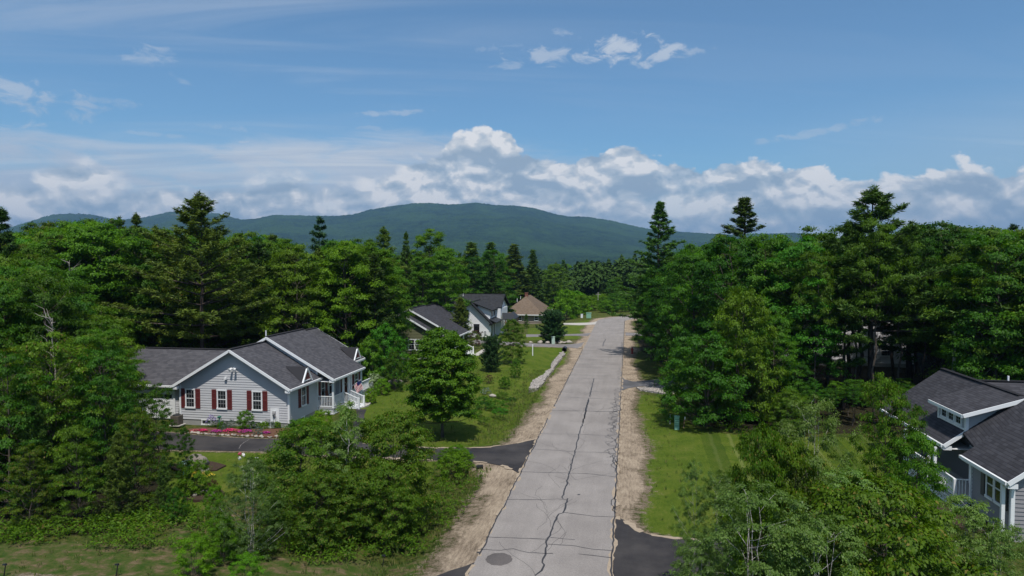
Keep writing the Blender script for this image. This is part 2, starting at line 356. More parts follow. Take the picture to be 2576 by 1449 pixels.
# ------------------------------------------------------------------ outlines of paved places (world metres)
def gp(pts,f=None): return [G(*(f(p) if f else p)) for p in pts]
RX0,RX1=-6.42,-0.56
def road_outline():
    L=[(RX0,-30)]+[(RX0,y) for y in np.linspace(-20,147,60)]; Rr=[(RX1,-30)]+[(RX1,y) for y in np.linspace(-20,147,60)]
    for a in np.linspace(0,90,14)[1:]:
        ca,sa=math.cos(R_(a)),math.sin(R_(a)); L.append((12.5-18.92*ca,147+18.92*sa)); Rr.append((12.5-13.06*ca,147+13.06*sa))
    for x in (20,40,70,120): L.append((x,165.92)); Rr.append((x,160.06))
    return L,Rr
RL,RR=road_outline(); ROAD=RL+RR[::-1]
DRV_A=gp([(1356,1101),(1330,1108),(1300,1115),(1260,1121),(1220,1125),(1180,1127),(1130,1127),(1085,1126),(990,1120),(900,1115),(780,1106),(640,1103),(540,1098),(470,1092),(430,1088),(330,1082),(330,1122),(430,1131),(540,1133),(660,1135),(800,1145),(950,1152),(1090,1157),(1180,1160),(1225,1164),(1262,1171),(1288,1180),(1304,1189)])
DRV_A=[(min(x,RX0-.003),y) for x,y in DRV_A]
PATH_A=gp([(2082,885),(2092,930),(2062,985),(2060,1030),(2005,1105),(1960,1180),(1960,1215),(2120,1215),(2140,1150),(2150,1080),(2150,1000),(2150,930),(2168,888)],Z1)
DRV_B=[(min(x,RX0-.003),y) for x,y in gp([(1194,1414),(1170,1424),(1135,1434),(1080,1455),(1020,1500),(1155,1500)])]
DRV_C=[(max(x,RX1+.003),y) for x,y in gp([(1549,1302),(1560,1303),(1572,1309),(1593,1326),(1615,1338),(1640,1346),(1700,1354),(1780,1360),(1900,1365),(2050,1369),(2050,1440),(1760,1437),(1690,1449),(1640,1500),(1538,1500)])]
DRV_D=[(max(x,RX1+.003),y) for x,y in gp([(1566,947),(1576,955),(1590,959),(1620,958),(1700,950),(1760,944),(1860,936),(1860,950),(1780,957),(1710,964),(1650,969),(1605,972),(1580,976),(1562,983)])]
DRV_E=[(min(x,RX0-.003),y) for x,y in gp([(965,636),(1200,648),(1560,675),(1900,685),(1990,682),(2050,675),(2115,662),(2058,724),(1990,718),(1940,716),(1560,705),(1200,682),(965,674)],C2)]
DRV_F=[(min(x,RX0-.003),y) for x,y in gp([(1540,588),(1900,588),(2100,582),(2168,572),(2140,604),(1960,602),(1540,614)],C2)]
DRV_G=[(min(x,RX0-.003),y) for x,y in gp([(1900,480),(2050,478),(2180,474),(2245,464),(2214,492),(2120,498),(2050,500),(1900,492)],C2)]
DRV_H=[(max(x,RX1+.003),y) for x,y in gp([(2500,570),(2576,574),(2660,578),(2660,600),(2576,600),(2500,600)],C2)]
WALK_B=gp([(955,786),(1000,783),(1060,768),(1115,735),(1160,722),(1235,716),(1235,730),(1180,745),(1150,765),(1080,792),(955,796)],C2)
GRAV=gp([(1900,752),(1870,765),(1815,825),(1770,890),(1770,915),(1700,975),(1590,1045),(1570,1085),(1575,1105),(1620,1112),(1660,1100),(1700,1060),(1760,975),(1800,925),(1820,890),(1870,830),(1915,770)],C2)
GRAV2=gp([(1600,975),(1640,972),(1700,967),(1730,967),(1730,985),(1680,991),(1640,985),(1610,980)])
PAVED=[ROAD,DRV_A,PATH_A,DRV_B,DRV_C,DRV_D,DRV_E,DRV_F,DRV_G,DRV_H,WALK_B]
def pdist(X,Y,poly):
    """signed distance, negative inside"""
    P=np.array(poly); Q=np.roll(P,-1,0); dmin=np.full(X.shape,1e9); ins=np.zeros(X.shape,bool)
    for (ax,ay),(bx,by) in zip(P,Q):
        ex,ey=bx-ax,by-ay; L=ex*ex+ey*ey+1e-12
        k=np.clip(((X-ax)*ex+(Y-ay)*ey)/L,0,1); d=(X-ax-k*ex)**2+(Y-ay-k*ey)**2; dmin=np.minimum(dmin,d)
        c=((ay>Y)!=(by>Y)); ins^= c&(X<(bx-ax)*(Y-ay)/(by-ay+1e-12)+ax)
    d=np.sqrt(dmin); return np.where(ins,-d,d)
def ss(a,b,x): k=np.clip((x-a)/(b-a),0,1); return k*k*(3-2*k)
def HT(X,Y):
    X=np.asarray(X,float); Y=np.asarray(Y,float); r=np.hypot(X,Y)
    h=-2.8*ss(122,160,Y)*ss(9,24,-X)*(1-ss(60,90,-X))
    h=h-20*ss(185,560,r)-14*ss(600,1500,r)
    return h
def HTs(x,y): return float(HT(np.array([x]),np.array([y]))[0])
LAWN_L=gp([(915,985),(960,972),(1040,965),(1075,955),(1170,905),(1172,890),(1215,882),(1330,862),(1470,876),(1462,890),(1400,985),(1350,1050),(1290,1105),(1180,1124),(1060,1124),(930,1110),(905,1040)])
LAWN_F=gp([(430,1138),(660,1140),(1090,1162),(1060,1230),(760,1290),(640,1300),(520,1290),(440,1260),(420,1180)])
LAWN_R=gp([(1612,990),(1690,1000),(1740,1075),(1850,1092),(2200,1100),(2420,1110),(2420,1290),(1900,1355),(1700,1348),(1640,1330),(1618,1290),(1612,1180)])
LAWN_B=gp([(1175,860),(1180,846),(1330,840),(1330,812),(1400,815),(1510,800),(1520,796),(1500,812),(1470,850),(1330,853)])
WOOD_R=gp([(1590,800),(1600,880),(1640,900),(1700,945),(1705,990),(1740,1068),(1850,1084),(2000,1090),(2300,1095),(2700,1095)])+[(140,60),(140,155),(10,155)]
WOOD_L=[(-130,28)]+gp([(0,1365),(300,1345),(430,1300),(440,1140),(300,1060)])+[(-48,60),(-42,66),(-30,68),(-27,72),(-34,84),(-38,98),(-40,140),(-60,185),(-200,185)]
# ------------------------------------------------------------------ ground sheet
def axis(f0,f1,st,far,n):
    a=np.arange(f0,f1+st/2,st); g=np.geomspace(1,1+far,n)-1
    return np.concatenate([f0-g[::-1][:-1],a,f1+g[1:]])
gx=axis(-62,44,.45,12000,26); gy=axis(16,150,.45,12000,26); gy=gy[gy>-400]; gy=np.concatenate([[-400],gy])
X,Y=np.meshgrid(gx,gy); X=X.ravel(); Y=Y.ravel()
dp=np.full(X.shape,1e9)
for P in PAVED: dp=np.minimum(dp,pdist(X,Y,P))
droad=pdist(X,Y,ROAD)
dl=np.minimum.reduce([pdist(X,Y,P) for P in (LAWN_L,LAWN_F,LAWN_R,LAWN_B)])
dw=np.minimum(pdist(X,Y,WOOD_R),pdist(X,Y,WOOD_L))
off=ss(.0,2.0,dp)
rs=np.random.RandomState(5)
Z=HT(X,Y)-.03-.10*off*(.5+.5*np.sin(X*.7+1.3*np.sin(Y*.31))*np.cos(Y*.53+X*.2))-.05*off*(.5+.5*np.sin(X*2.1)*np.sin(Y*1.9))
dit=np.exp(-((X+10.2)/1.3)**2)*ss(.6,3.5,dp+2.5*(droad-dp<.01))*((Y>20)&(Y<100))
Z-=.45*dit*off
sand=1-ss(.6,3.1,droad+.35*np.sin(Y*.23)+.2*np.sin(Y*.71+2))
sand=np.maximum(sand,.72*(1-ss(1.6,3.3,droad))*(X<-4)*(Y<62))
dd_=np.minimum.reduce([pdist(X,Y,P) for P in (DRV_A,DRV_C,DRV_E,DRV_D)])
sand=np.maximum(sand,(1-ss(.05,.55,dd_))*.9)
g1=pdist(X,Y,gp([(1180,1160),(1240,1168),(1305,1190),(1270,1240),(1200,1240),(1215,1200)])); sand=np.maximum(sand,1-ss(-.4,.5,g1))
g2=pdist(X,Y,gp([(0,1440),(340,1442),(420,1449),(420,1520),(0,1520)])); sand=np.maximum(sand,1-ss(-.3,.3,g2))
dry=np.maximum(1-ss(-.5,1.5,pdist(X,Y,gp([(0,1370),(420,1375),(640,1400),(760,1420),(1060,1400),(1060,1500),(0,1500)]))),0)
dry=np.maximum(dry,1-ss(-.5,.8,pdist(X,Y,gp([(440,1290),(640,1240),(660,1300),(560,1350),(430,1370)]))))
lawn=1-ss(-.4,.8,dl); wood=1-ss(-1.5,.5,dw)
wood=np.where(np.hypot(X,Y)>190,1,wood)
V=np.stack([X,Y,Z],1); nx,ny=len(gx),len(gy)
i=np.arange(nx-1); j=np.arange(ny-1); I,J=np.meshgrid(i,j); a=(J*nx+I).ravel()
gme=mesh_np('ground',V,np.stack([a,a+1,a+nx+1,a+nx],1),smooth=True)
ca=gme.color_attributes.new('cover','FLOAT_COLOR','POINT')
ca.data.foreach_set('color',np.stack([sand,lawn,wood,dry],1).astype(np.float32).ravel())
def gm(k):
    o=OC(k); A=k.n('ShaderNodeAttribute',attribute_name='cover'); s=k.n('ShaderNodeSeparateColor',{0:A.outputs['Color']})
    n1=k.noise(o,.55,6,.62); n2=k.noise(o,3.2,5,.7); n3=k.noise(o,18,4,.75); n4=k.noise(o,.12,3)
    nf=k.noise(o,60,2,.7); nl=k.noise(k.vmul(o,(3,1,1)),2.2,5,.7)
    rough=k.ramp(k.m('ADD',k.m('MULTIPLY',n2,.6),k.m('MULTIPLY',n1,.4)),[(.32,(.024,.044,.009)),(.47,(.052,.075,.014)),(.57,(.095,.098,.027)),(.68,(.16,.125,.062))])
    px=k.n('ShaderNodeSeparateXYZ',{0:o})
    ph=k.m('ADD',k.m('MULTIPLY',px.outputs[0],.72),k.m('MULTIPLY',px.outputs[1],-.02))
    ph=k.m('ADD',ph,k.m('MULTIPLY',n1,.25))
    stripe=k.m('MULTIPLY',k.sm(k.m('PINGPONG',ph,.5),.36,.47),k.sm(px.outputs[0],4.0,7.0))
    alt=k.m('MULTIPLY',k.m('GREATER_THAN',k.m('FRACT',k.m('MULTIPLY',ph,.5)),.5),k.sm(px.outputs[0],3.0,7.0))
    lw=k.ramp(k.m('ADD',k.m('MULTIPLY',n1,.55),k.m('MULTIPLY',nl,.45)),[(.33,(.046,.085,.009)),(.5,(.080,.122,.013)),(.68,(.135,.150,.030))])
    lw=k.mix(k.m('MULTIPLY',stripe,.75),lw,(.15,.18,.05)); lw=k.mix(k.m('MULTIPLY',alt,.5),lw,(.026,.060,.008))
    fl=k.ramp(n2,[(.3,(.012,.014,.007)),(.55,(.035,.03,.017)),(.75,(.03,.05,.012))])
    sd=k.ramp(k.m('ADD',k.m('MULTIPLY',n1,.35),k.m('ADD',k.m('MULTIPLY',n3,.25),k.m('MULTIPLY',k.noise(k.vmul(o,(6,1,1)),1.2,4,.6),.4))),[(.36,(.12,.095,.070)),(.47,(.27,.215,.16)),(.60,(.42,.345,.26))])
    dr=k.ramp(k.noise(k.vmul(o,(1,1.5,1)),1.3,7,.72),[(.38,(.035,.075,.011)),(.50,(.075,.095,.025)),(.58,(.13,.105,.055)),(.70,(.22,.165,.10))])
    th=k.ramp(k.m('ADD',k.m('MULTIPLY',n2,.5),k.m('MULTIPLY',n3,.5)),[(.36,(.055,.050,.028)),(.5,(.145,.115,.08)),(.62,(.25,.205,.155))])
    w=lambda m,amp: k.sm(k.m('ADD',m,k.m('MULTIPLY',k.m('SUBTRACT',k.m('ADD',k.m('MULTIPLY',n1,.5),k.m('MULTIPLY',n2,.5)),.5),amp)),.38,.62)
    cc=k.mix(w(s.outputs[1],1.2),rough,lw)
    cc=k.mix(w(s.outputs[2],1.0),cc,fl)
    cc=k.mix(w(A.outputs['Alpha'],1.6),cc,dr)
    sn=k.sm(k.m('ADD',s.outputs[0],k.m('ADD',k.m('MULTIPLY',k.m('SUBTRACT',n2,.5),1.5),k.m('ADD',k.m('MULTIPLY',k.m('SUBTRACT',n1,.5),1.0),k.m('MULTIPLY',k.m('SUBTRACT',n3,.5),1.0)))),.40,.62)
    sd=k.mix(k.sm(k.m('ADD',s.outputs[0],k.m('MULTIPLY',k.m('SUBTRACT',k.m('ADD',k.m('MULTIPLY',n2,.5),k.m('MULTIPLY',n1,.5)),.5),1.1)),.62,.90),th,sd)
    cc=k.mix(sn,cc,sd)
    g=k.m('MULTIPLY_ADD',k.m('SUBTRACT',nf,.5),1.1,k.m('MULTIPLY_ADD',k.m('SUBTRACT',n3,.5),.7,1.0))
    cc=k.n('ShaderNodeVectorMath',{0:cc,1:k.comb(g,g,g)},operation='MULTIPLY').outputs[0]
    return pbsdf(k,cc,.95,.08,bump(k,k.m('ADD',n3,nf),.7,.06))
ground=addobj('ground',gme,mat('ground_cover',gm),kind='structure')
# ------------------------------------------------------------------ paved sheets
def pave(name,poly,m,z=.0,kind='structure'):
    b=MB(); b.prism(poly,z-.35,z); return b.build(name,m,kind=kind)
b=MB(); zz=.004
for i in range(len(RL)-1):
    p=[RL[i],RR[i],RR[i+1],RL[i+1]]; b.add([(x,y,zz) for x,y in p],[(0,1,2,3)])
    b.add([(*RL[i],zz),(*RL[i+1],zz),(*RL[i+1],-.4),(*RL[i],-.4)],[(0,1,2,3)]); b.add([(*RR[i],zz),(*RR[i+1],zz),(*RR[i+1],-.4),(*RR[i],-.4)],[(3,2,1,0)])
road=b.build('road',M_ROAD,kind='structure')
pave('driveway',DRV_A,M_DRV); pave('driveway',DRV_B,M_DRV); pave('driveway',DRV_C,M_DRV); pave('driveway',DRV_D,asphalt('worn_asphalt',(.075,.075,.08),(.13,.13,.14),.8))
pave('driveway',DRV_E,M_DRV2); pave('driveway',DRV_F,M_DRV2); pave('driveway',DRV_G,M_CONC); pave('driveway',DRV_H,M_DRV2)
pave('path',PATH_A,M_DRV,-.006); pave('path',WALK_B,M_CONC,-.006)
pave('path',gp([(2095,868),(2120,838),(2160,830),(2205,836),(2190,850),(2150,868),(2110,880)],Z1),M_CONC,.012)
rsx=random.Random(3)
def jag(poly,amp=.18,step=.5):
    out=[]
    for (ax,ay),(bx,by) in zip(poly,poly[1:]+poly[:1]):
        n=max(1,int(math.hypot(bx-ax,by-ay)/step))
        for q in range(n): out.append((ax+(bx-ax)*q/n+rsx.uniform(-amp,amp),ay+(by-ay)*q/n+rsx.uniform(-amp,amp)))
    return out
def gravelmat(k):
    o=OC(k); v=k.n('ShaderNodeTexVoronoi',{'Vector':o,'Scale':7.0}); cc=k.ramp(v.outputs['Color'],[(0,(.32,.29,.265)),(1,(.62,.575,.53))]); e=k.sm(v.outputs['Distance'],.25,.6,1,.45)
    cc=k.n('ShaderNodeVectorMath',{0:cc,1:k.comb(e,e,e)},operation='MULTIPLY').outputs[0]
    return pbsdf(k,cc,.9,.15,bump(k,v.outputs['Distance'],.8,-.05))
GRVM=mat('crushed_stone',gravelmat)
b=MB(); b.prism(jag(GRAV),-.6,.010); b.build('ditch_gravel',GRVM,kind='structure')
b=MB(); b.prism(jag(GRAV2),-.4,.035); b.build('gravel_bank',GRVM,kind='structure')
# cracks: ribbons of sealant on the road
def ribbon(b,pts,w,z=.009,wob=.05,seed=0):
    rr=random.Random(seed); P=[]
    for (ax,ay),(bx,by) in zip(pts,pts[1:]):
        L=math.hypot(bx-ax,by-ay); n=max(1,int(L/.28))
        for q in range(n):
            P.append((ax+(bx-ax)*q/n+rr.uniform(-wob,wob),ay+(by-ay)*q/n+rr.uniform(-wob,wob)))
    P.append(pts[-1]); vs=[]; 
    for i,(x,y) in enumerate(P):
        x0,y0=P[max(0,i-1)]; x1,y1=P[min(len(P)-1,i+1)]; dx_,dy_=x1-x0,y1-y0; L=math.hypot(dx_,dy_)+1e-9
        ww=w*rr.uniform(.7,1.25)/2; nx_,ny_=-dy_/L*ww,dx_/L*ww; vs+=[(x+nx_,y+ny_,z),(x-nx_,y-ny_,z)]
    b.add(vs,[(2*i,2*i+1,2*i+3,2*i+2) for i in range(len(P)-1)])
b=MB(); c5=lambda L:[G(*C5(p)) for p in L]; c2=lambda L:[G(*C2(p)) for p in L]
ribbon(b,c5([(1115,1449),(1125,1430),(1165,1405),(1185,1360),(1170,1310),(1195,1270),(1205,1200),(1210,1140),(1240,1115),(1255,1060),(1290,960),(1300,940),(1345,930),(1360,870),(1380,810)]),.085,wob=.04,seed=1)
ribbon(b,c5([(1335,815),(1350,745),(1370,700),(1395,600),(1410,520),(1435,450),(1450,370),(1475,280),(1500,210),(1515,140),(1535,50),(1550,0)]),.085,wob=.05,seed=2)
ribbon(b,c2([(2090,1440),(2115,1340),(2145,1210)]),.10,seed=3); ribbon(b,c2([(2155,1190),(2170,1110),(2195,1015)]),.10,seed=4)
ribbon(b,c2([(2280,705),(2290,670),(2310,632)]),.10,seed=5)
for i,L in enumerate([[(875,817),(1100,822),(1300,815),(1370,822)],[(1345,925),(1500,945),(1600,958),(1780,962)],[(705,1127),(900,1135),(1200,1147)],[(1240,1133),(1440,1150)],[(640,1230),(830,1238),(930,1225),(1060,1257),(1180,1262),(1260,1263)],[(1215,1185),(1400,1197),(1600,1230),(1750,1242)],[(1470,1267),(1740,1298)],[(980,590),(1200,597),(1400,602),(1560,608),(1785,635)],[(1075,402),(1300,415),(1430,428),(1600,430),(1785,440)],[(1140,278),(1470,282),(1780,297)],[(1240,87),(1530,92),(1790,98)]]):
    ribbon(b,c5(L),.05,wob=.025,seed=10+i)
for i,L in enumerate([[(1775,1325),(2420,1337)],[(1840,1192),(2430,1220)],[(1860,1145),(2000,1150)],[(2140,1135),(2300,1148)],[(1930,1010),(2460,1022)],[(1950,983),(2360,985)],[(1990,910),(2465,918)],[(2000,875),(2460,882)],[(2020,830),(2470,838)],[(2040,800),(2470,805)],[(2080,745),(2480,755)],[(2100,712),(2490,715)],[(2130,632),(2300,630)]]):
    ribbon(b,c2(L),.075,wob=.05,seed=30+i)
rr=random.Random(8)
def pthin(x0,y0,n,st,ang):
    P=[(x0,y0)]
    for _ in range(n):
        ang+=rr.uniform(-.5,.5)*.6; P.append((P[-1][0]+st*math.cos(ang),P[-1][1]+st*math.sin(ang)))
    return P
ribbon(b,[(RX0+.03+.03*math.sin(y*1.1),y) for y in np.arange(29,56,.7)],.07,wob=.03,seed=60)
ribbon(b,[(RX0+.03,y) for y in np.arange(60,100,.9)],.08,wob=.04,seed=61)
ribbon(b,[(RX1-.03,y) for y in np.arange(26,150,.8)],.075,wob=.04,seed=62)
for i,L in enumerate([[(1782,735),(1768,790),(1762,812),(1740,820),(1735,860),(1762,882),(1778,905)],[(1762,876),(1745,908),(1778,928)],[(1762,812),(1785,822)],[(1785,460),(1765,468),(1752,505),(1768,530),(1790,550)],[(1752,505),(1775,492),(1788,520)],[(1790,300),(1770,330),(1785,360),(1775,392)]]): ribbon(b,c5(L),.06,wob=.03,seed=90+i)
for i,(y0,y1,amp) in enumerate([(42,47.5,.3),(45,63,.75),(52,70,.5),(75,84,.4),(95,110,.3)]):
    for q in range(2 if y1-y0>10 else 1):
        ph=rr.uniform(0,6); ribbon(b,[(RX1-.06-amp*abs(math.sin(y*1.6+ph+q*1.7)+.25*math.sin(y*4.1)),y) for y in np.arange(y0,y1,.35)],.042,wob=.05,seed=70+i*3+q)
b.build('crack_sealant',M_TAR,road)
b=MB()
for i in range(34):
    y=rr.uniform(27,75); x=rr.choice([-3.7,-3.1,-4.0,-2.6])+rr.uniform(-.35,.35); ribbon(b,pthin(x,y,rr.randint(4,12),.4,1.57+rr.uniform(-.6,.6)),.018,z=.0085,wob=.05,seed=100+i)
b.build('hairline_cracks',simple('fine_crack',(.09,.085,.085),.8),road)
pc=G(*C5((815,1310))); pr=G(*C5((925,1310)))[0]-pc[0]; pr2=G(*C5((815,1258)))[1]-pc[1]
b=MB(); b.add([(pc[0]+pr*math.cos(k*.1963)*(1+.04*math.sin(k*2.3)),pc[1]+pr2*math.sin(k*.1963)*(1+.05*math.cos(k*1.7)),.008) for k in range(32)],[tuple(range(32))])
b.build('asphalt_patch',asphalt('patch_asphalt',(.085,.078,.077),(.12,.108,.105),1.2),road)
b=MB()
for u,v in ((1472,779),(645,1255)):
    q=G(*C5((u,v))); b.add([(q[0]+.09*math.cos(k),q[1]+.09*math.sin(k),.0085) for k in range(6)],[tuple(range(6))])
b.build('tar_spot',M_TAR,road)
# sand drifting over the edges of the paving
SAND=simple('drift_sand',(.33,.27,.205),.95,.35,6,.1,.5)
def drift(name,pts,w,seed,z=.0065,wob=.12,gap=.25):
    rr_=random.Random(seed); b=MB(); i=0; pts=[p for p in pts]
    run=[]
    for p in pts:
        if rr_.random()<gap and len(run)>1: ribbon(b,run,w*rr_.uniform(.5,1.5),z=z+.0004*rr_.random(),wob=wob,seed=seed+i); run=[]; i+=1
        run.append(p)
    if len(run)>1: ribbon(b,run,w,z=z,wob=wob,seed=seed+i)
    return b.build(name,SAND,kind='structure')
dens_=lambda P,st=.8: [ (a[0]+(b_[0]-a[0])*q/n,a[1]+(b_[1]-a[1])*q/n) for a,b_ in zip(P,P[1:]) for n in [max(1,int(math.hypot(b_[0]-a[0],b_[1]-a[1])/st))] for q in range(n)]
drift('sand_drift',[(RX0+.02,y) for y in np.arange(24,120,.8)],.16,5); drift('sand_drift',[(RX1-.01,y) for y in np.arange(24,120,.8)],.18,6)
drift('sand_drift',dens_(DRV_A[:9]),.22,7); drift('sand_drift',dens_(DRV_A[-8:]),.34,8); drift('sand_drift',dens_(DRV_C[:10]),.30,9); drift('sand_drift',dens_(DRV_D[:7]),.25,10); drift('sand_drift',dens_(DRV_E[-7:]),.3,11)
# white seam across the driveway by the grey house
b=MB(); q=[G(*C2((0,0)))]; s1=G((500+1200/5.3675)/1.1925,(1230+555/5.3675)/1.1925); s2=G((500+1165/5.3675)/1.1925,(1230+620/5.3675)/1.1925); s0=G((500+1330/5.3675)/1.1925,(1230+470/5.3675)/1.1925)
ribbon(b,[s0,s1,s2],.04,z=.006,wob=.02,seed=5); b.build('driveway_seam',simple('seam_chalk',(.22,.21,.21),.9),bpy.data.objects['driveway'])
# ================================================================== houses
def siding(b,A,B,zb,hL,hR=None,sa=None,ha=None,course=.195,out=.033,outward=None):
    """lapped boards from A to B (xy); the outward side is on the right hand walking A->B unless given"""
    A=Vector((A[0],A[1],0)); B=Vector((B[0],B[1],0)); t=(B-A); L=t.length; t/=L; n=Vector((t.y,-t.x,0))
    hR=hL if hR is None else hR
    if ha is None: sa,ha=L/2,max(hL,hR) if hL==hR else None
    def sl(z):
        if sa is None or ha is None: 
            return 0.0 if z<=hL else min(L,(z-hL)/(hR-hL)*L)
        return 0.0 if z<=hL else (z-hL)/(ha-hL+1e-9)*sa
    def sr(z):
        if sa is None or ha is None: return L if z<=hR else L-(z-hR)/(hL-hR)*L if hL>hR else L
        return L if z<=hR else L-(z-hR)/(ha-hR+1e-9)*(L-sa)
    ztop=ha if ha is not None else max(hL,hR); z=zb
    while z<ztop-.01:
        z1=min(z+course,ztop); P=lambda s,zz,o: A+t*s+n*o+Vector((0,0,zz))
        a0,b0,a1,b1=sl(z),sr(z),sl(z1),sr(z1)
        if b0>a0:
            b.add([P(a0,z,out),P(b0,z,out),P(max(b1,a1),z1,.0),P(a1,z1,.0),P(a0,z,-.02),P(b0,z,-.02)],[(0,1,2,3),(4,5,1,0)])
        z=z1
def bx(name,m,root,*a,**k):
    b=MB(); b.box(*a); return b.build(name,m,root,**k)
def posts(root,L,z0,z1,w=.15,m=None,name='porch_post'):
    for x,y in L: bx(name,m or TRIM,root,x-w/2,y-w/2,z0,x+w/2,y+w/2,z1)
def rails(root,L):
    for p,q,a,c,h,po in L:
        b=MB(); railing(b,p,q,a,c,h)
        if po: post(b,po[0],po[1],po[2],po[3],.13)
        b.build('railing',TRIM,root)
def core(b,poly,z0,z1): b.prism(poly,z0,z1)
def gable(root,x0,x1,y0,y1,xr,zr,exL,exR,yf,yb,ze,side,roofm,zb=.32,front=True,back=False,left=True,right=True,found=True,trimf=True,trimb=True,axis='Y',th=.13,z0=-.3,leftfrom=None):
    """gabled block, ridge along Y (or along X when axis is 'X': then x and y swap roles)"""
    S=(lambda x,y,z:(x,y,z)) if axis=='Y' else (lambda x,y,z:(y,x,z))
    mL=(zr-ze)/(xr-exL); mR=(zr-ze)/(exR-xr); hz=lambda x:(zr-(xr-x)*mL if x<xr else zr-(x-xr)*mR)-th-.02
    w=MB(); f2=MB()
    def wall(p,q,*a,**k):
        p=S(p[0],p[1],0)[:2]; q=S(q[0],q[1],0)[:2]
        if axis=='X':
            p,q=q,p; a=list(a)
            if len(a)==4: L=math.hypot(p[0]-q[0],p[1]-q[1]); a=[a[1],a[0],L-a[2],a[3]]
        siding(w,p,q,zb,*a,**k)
    if front: wall((x0,y0),(x1,y0),hz(x0),hz(x1),xr-x0,hz(xr))
    if back: wall((x1,y1),(x0,y1),hz(x1),hz(x0),x1-xr,hz(xr))
    if right: wall((x1,y0),(x1,y1),hz(x1))
    if left: wall((x0,y1),(x0,y0),hz(x0))
    # solid inner body so that nothing shows through
    e=.03; pr=[(x0+e,z0),(x1-e,z0),(x1-e,hz(x1-e)),(xr,hz(xr)),(x0+e,hz(x0+e))]
    V=[S(x,y0+e,z) for x,z in pr]+[S(x,y1-e,z) for x,z in pr]
    w.add(V,[(0,1,2,3,4),(9,8,7,6,5)]+[(i,i+5,(i+1)%5+5,(i+1)%5) for i in range(5)])
    w.build('wall',side,root)
    if found:
        a=S(x0+.012,y0+.012,z0); c=S(x1-.012,y1-.012,zb); f2.box(min(a[0],c[0]),min(a[1],c[1]),z0,max(a[0],c[0]),max(a[1],c[1]),zb+.001); f2.build('foundation',M_FOUND,root)
    r=MB()
    r.slab(S(exL,yf,ze),S(exL,yb,ze),S(xr,yb,zr),S(xr,yf,zr),th); r.slab(S(exR,yb,ze),S(exR,yf,ze),S(xr,yf,zr+.002),S(xr,yb,zr+.002),th)
    ro=r.build('roof',roofm,root)
    cbm=MB(); p,q=S(xr,yf,zr+.015),S(xr,yb,zr+.015); cbm.beam(p,q,.30,.05); cbm.build('ridge_cap',roofm,ro)
    tr=MB()
    for yy,on in ((yf,trimf),(yb,trimb)):
        if on:
            sg=-1 if yy==yf else 1; yy2=yy+sg*.03
            for ex in (exL,exR):
                tr.beam(S(ex,yy2,ze-.12),S(xr,yy2,zr-.12),.06,.20); tr.beam(S(ex,yy2-sg*.06,ze-.065),S(xr,yy2-sg*.06,zr-.065),.07,.06)
                dxx=.42 if ex<xr else -.42; tr.beam(S(ex,yy2-sg*.16,ze-.22),S(ex+dxx,yy2-sg*.16,ze-.22),.28,.22)
    for ex,on,xw in ((exL,left,x0),(exR,right,x1)):
        if on:
            s=-1 if ex<xr else 1; tr.beam(S(ex+s*.06,yf,ze-.10),S(ex+s*.06,yb,ze-.10),.13,.15)   # gutter
            tr.beam(S((ex+xw)/2,yf+.02,ze-.27),S((ex+xw)/2,yb-.02,ze-.27),abs(ex-xw),.03)              # soffit
    tr.build('roof_trim',TRIM,ro)
    for x,y,on in ((x0,y0,front and left),(x1,y0,front and right),(x0,y1,back and left),(x1,y1,back and right)):
        if on:
            px_,py_,_=S(x,y,0); bx('corner_board',TRIM,root,px_-.075,py_-.075,zb-.02,px_+.075,py_+.075,hz(x)-.02)
    return hz,ro
def window(root,c,n,w,h,cols=3,rows=2,shut=None,frame=.095,fm=None,double=True,depth=.05,label=None,name='window'):
    """c: centre on the wall face; n: outward normal"""
    fm=fm or TRIM; n=Vector((n[0],n[1],0)).normalized(); t=Vector((-n.y,n.x,0)); up=Vector((0,0,1)); c=Vector(c)
    b=MB(); f=frame
    b.frame(c,t,n,up,-w/2,-w/2+f,-h/2,h/2,-.02,depth); b.frame(c,t,n,up,w/2-f,w/2,-h/2,h/2,-.02,depth)
    b.frame(c,t,n,up,-w/2-.02,w/2+.02,h/2-f,h/2+.02,-.02,depth+.01); b.frame(c,t,n,up,-w/2-.03,w/2+.03,-h/2-.03,-h/2+f,-.02,depth+.03)
    if double: b.frame(c,t,n,up,-w/2+f,w/2-f,-.028,.028,-.02,depth-.01)
    o=b.build(name,fm,root,label=label)
    g=MB(); g.frame(c,t,n,up,-w/2+f,w/2-f,-h/2+f,h/2-f,.004,.018); g.build('pane',GLASS,o)
    if cols>1 or rows>1:
        m=MB(); iw=w-2*f; ih=h-2*f
        for i in range(1,cols): m.frame(c,t,n,up,-iw/2+iw*i/cols-.009,-iw/2+iw*i/cols+.009,-ih/2,ih/2,.012,.03)
        rr_=rows*(2 if double else 1)
        for j in range(1,rr_):
            if double and j==rows: continue
            m.frame(c,t,n,up,-iw/2,iw/2,-ih/2+ih*j/rr_-.009,-ih/2+ih*j/rr_+.009,.012,.031)
        if m.v: m.build('muntins',METAL if fm is TRIM else fm,o)
    if shut:
        for sg in (-1,1):
            s=MB(); q=c+t*(sg*(w/2+.04+.2)); s.frame(q,t,n,up,-.20,-.15,-h/2,h/2,.0,.05); s.frame(q,t,n,up,.15,.20,-h/2,h/2,.0,.05)
            for z0 in (-h/2,-.04,h/2-.08): s.frame(q,t,n,up,-.15,.15,z0,z0+.08,.0,.048)
            k=0; zz=-h/2+.1
            while zz<h/2-.1:
                if not -.07<zz<.03: s.frame(q,t,n,up,-.15,.15,zz,zz+.035,.01,.036)
                zz+=.055
            s.frame(q,t,n,up,-.15,.15,-h/2,h/2,-.02,.012); s.build('shutter',shut,root)
    return o
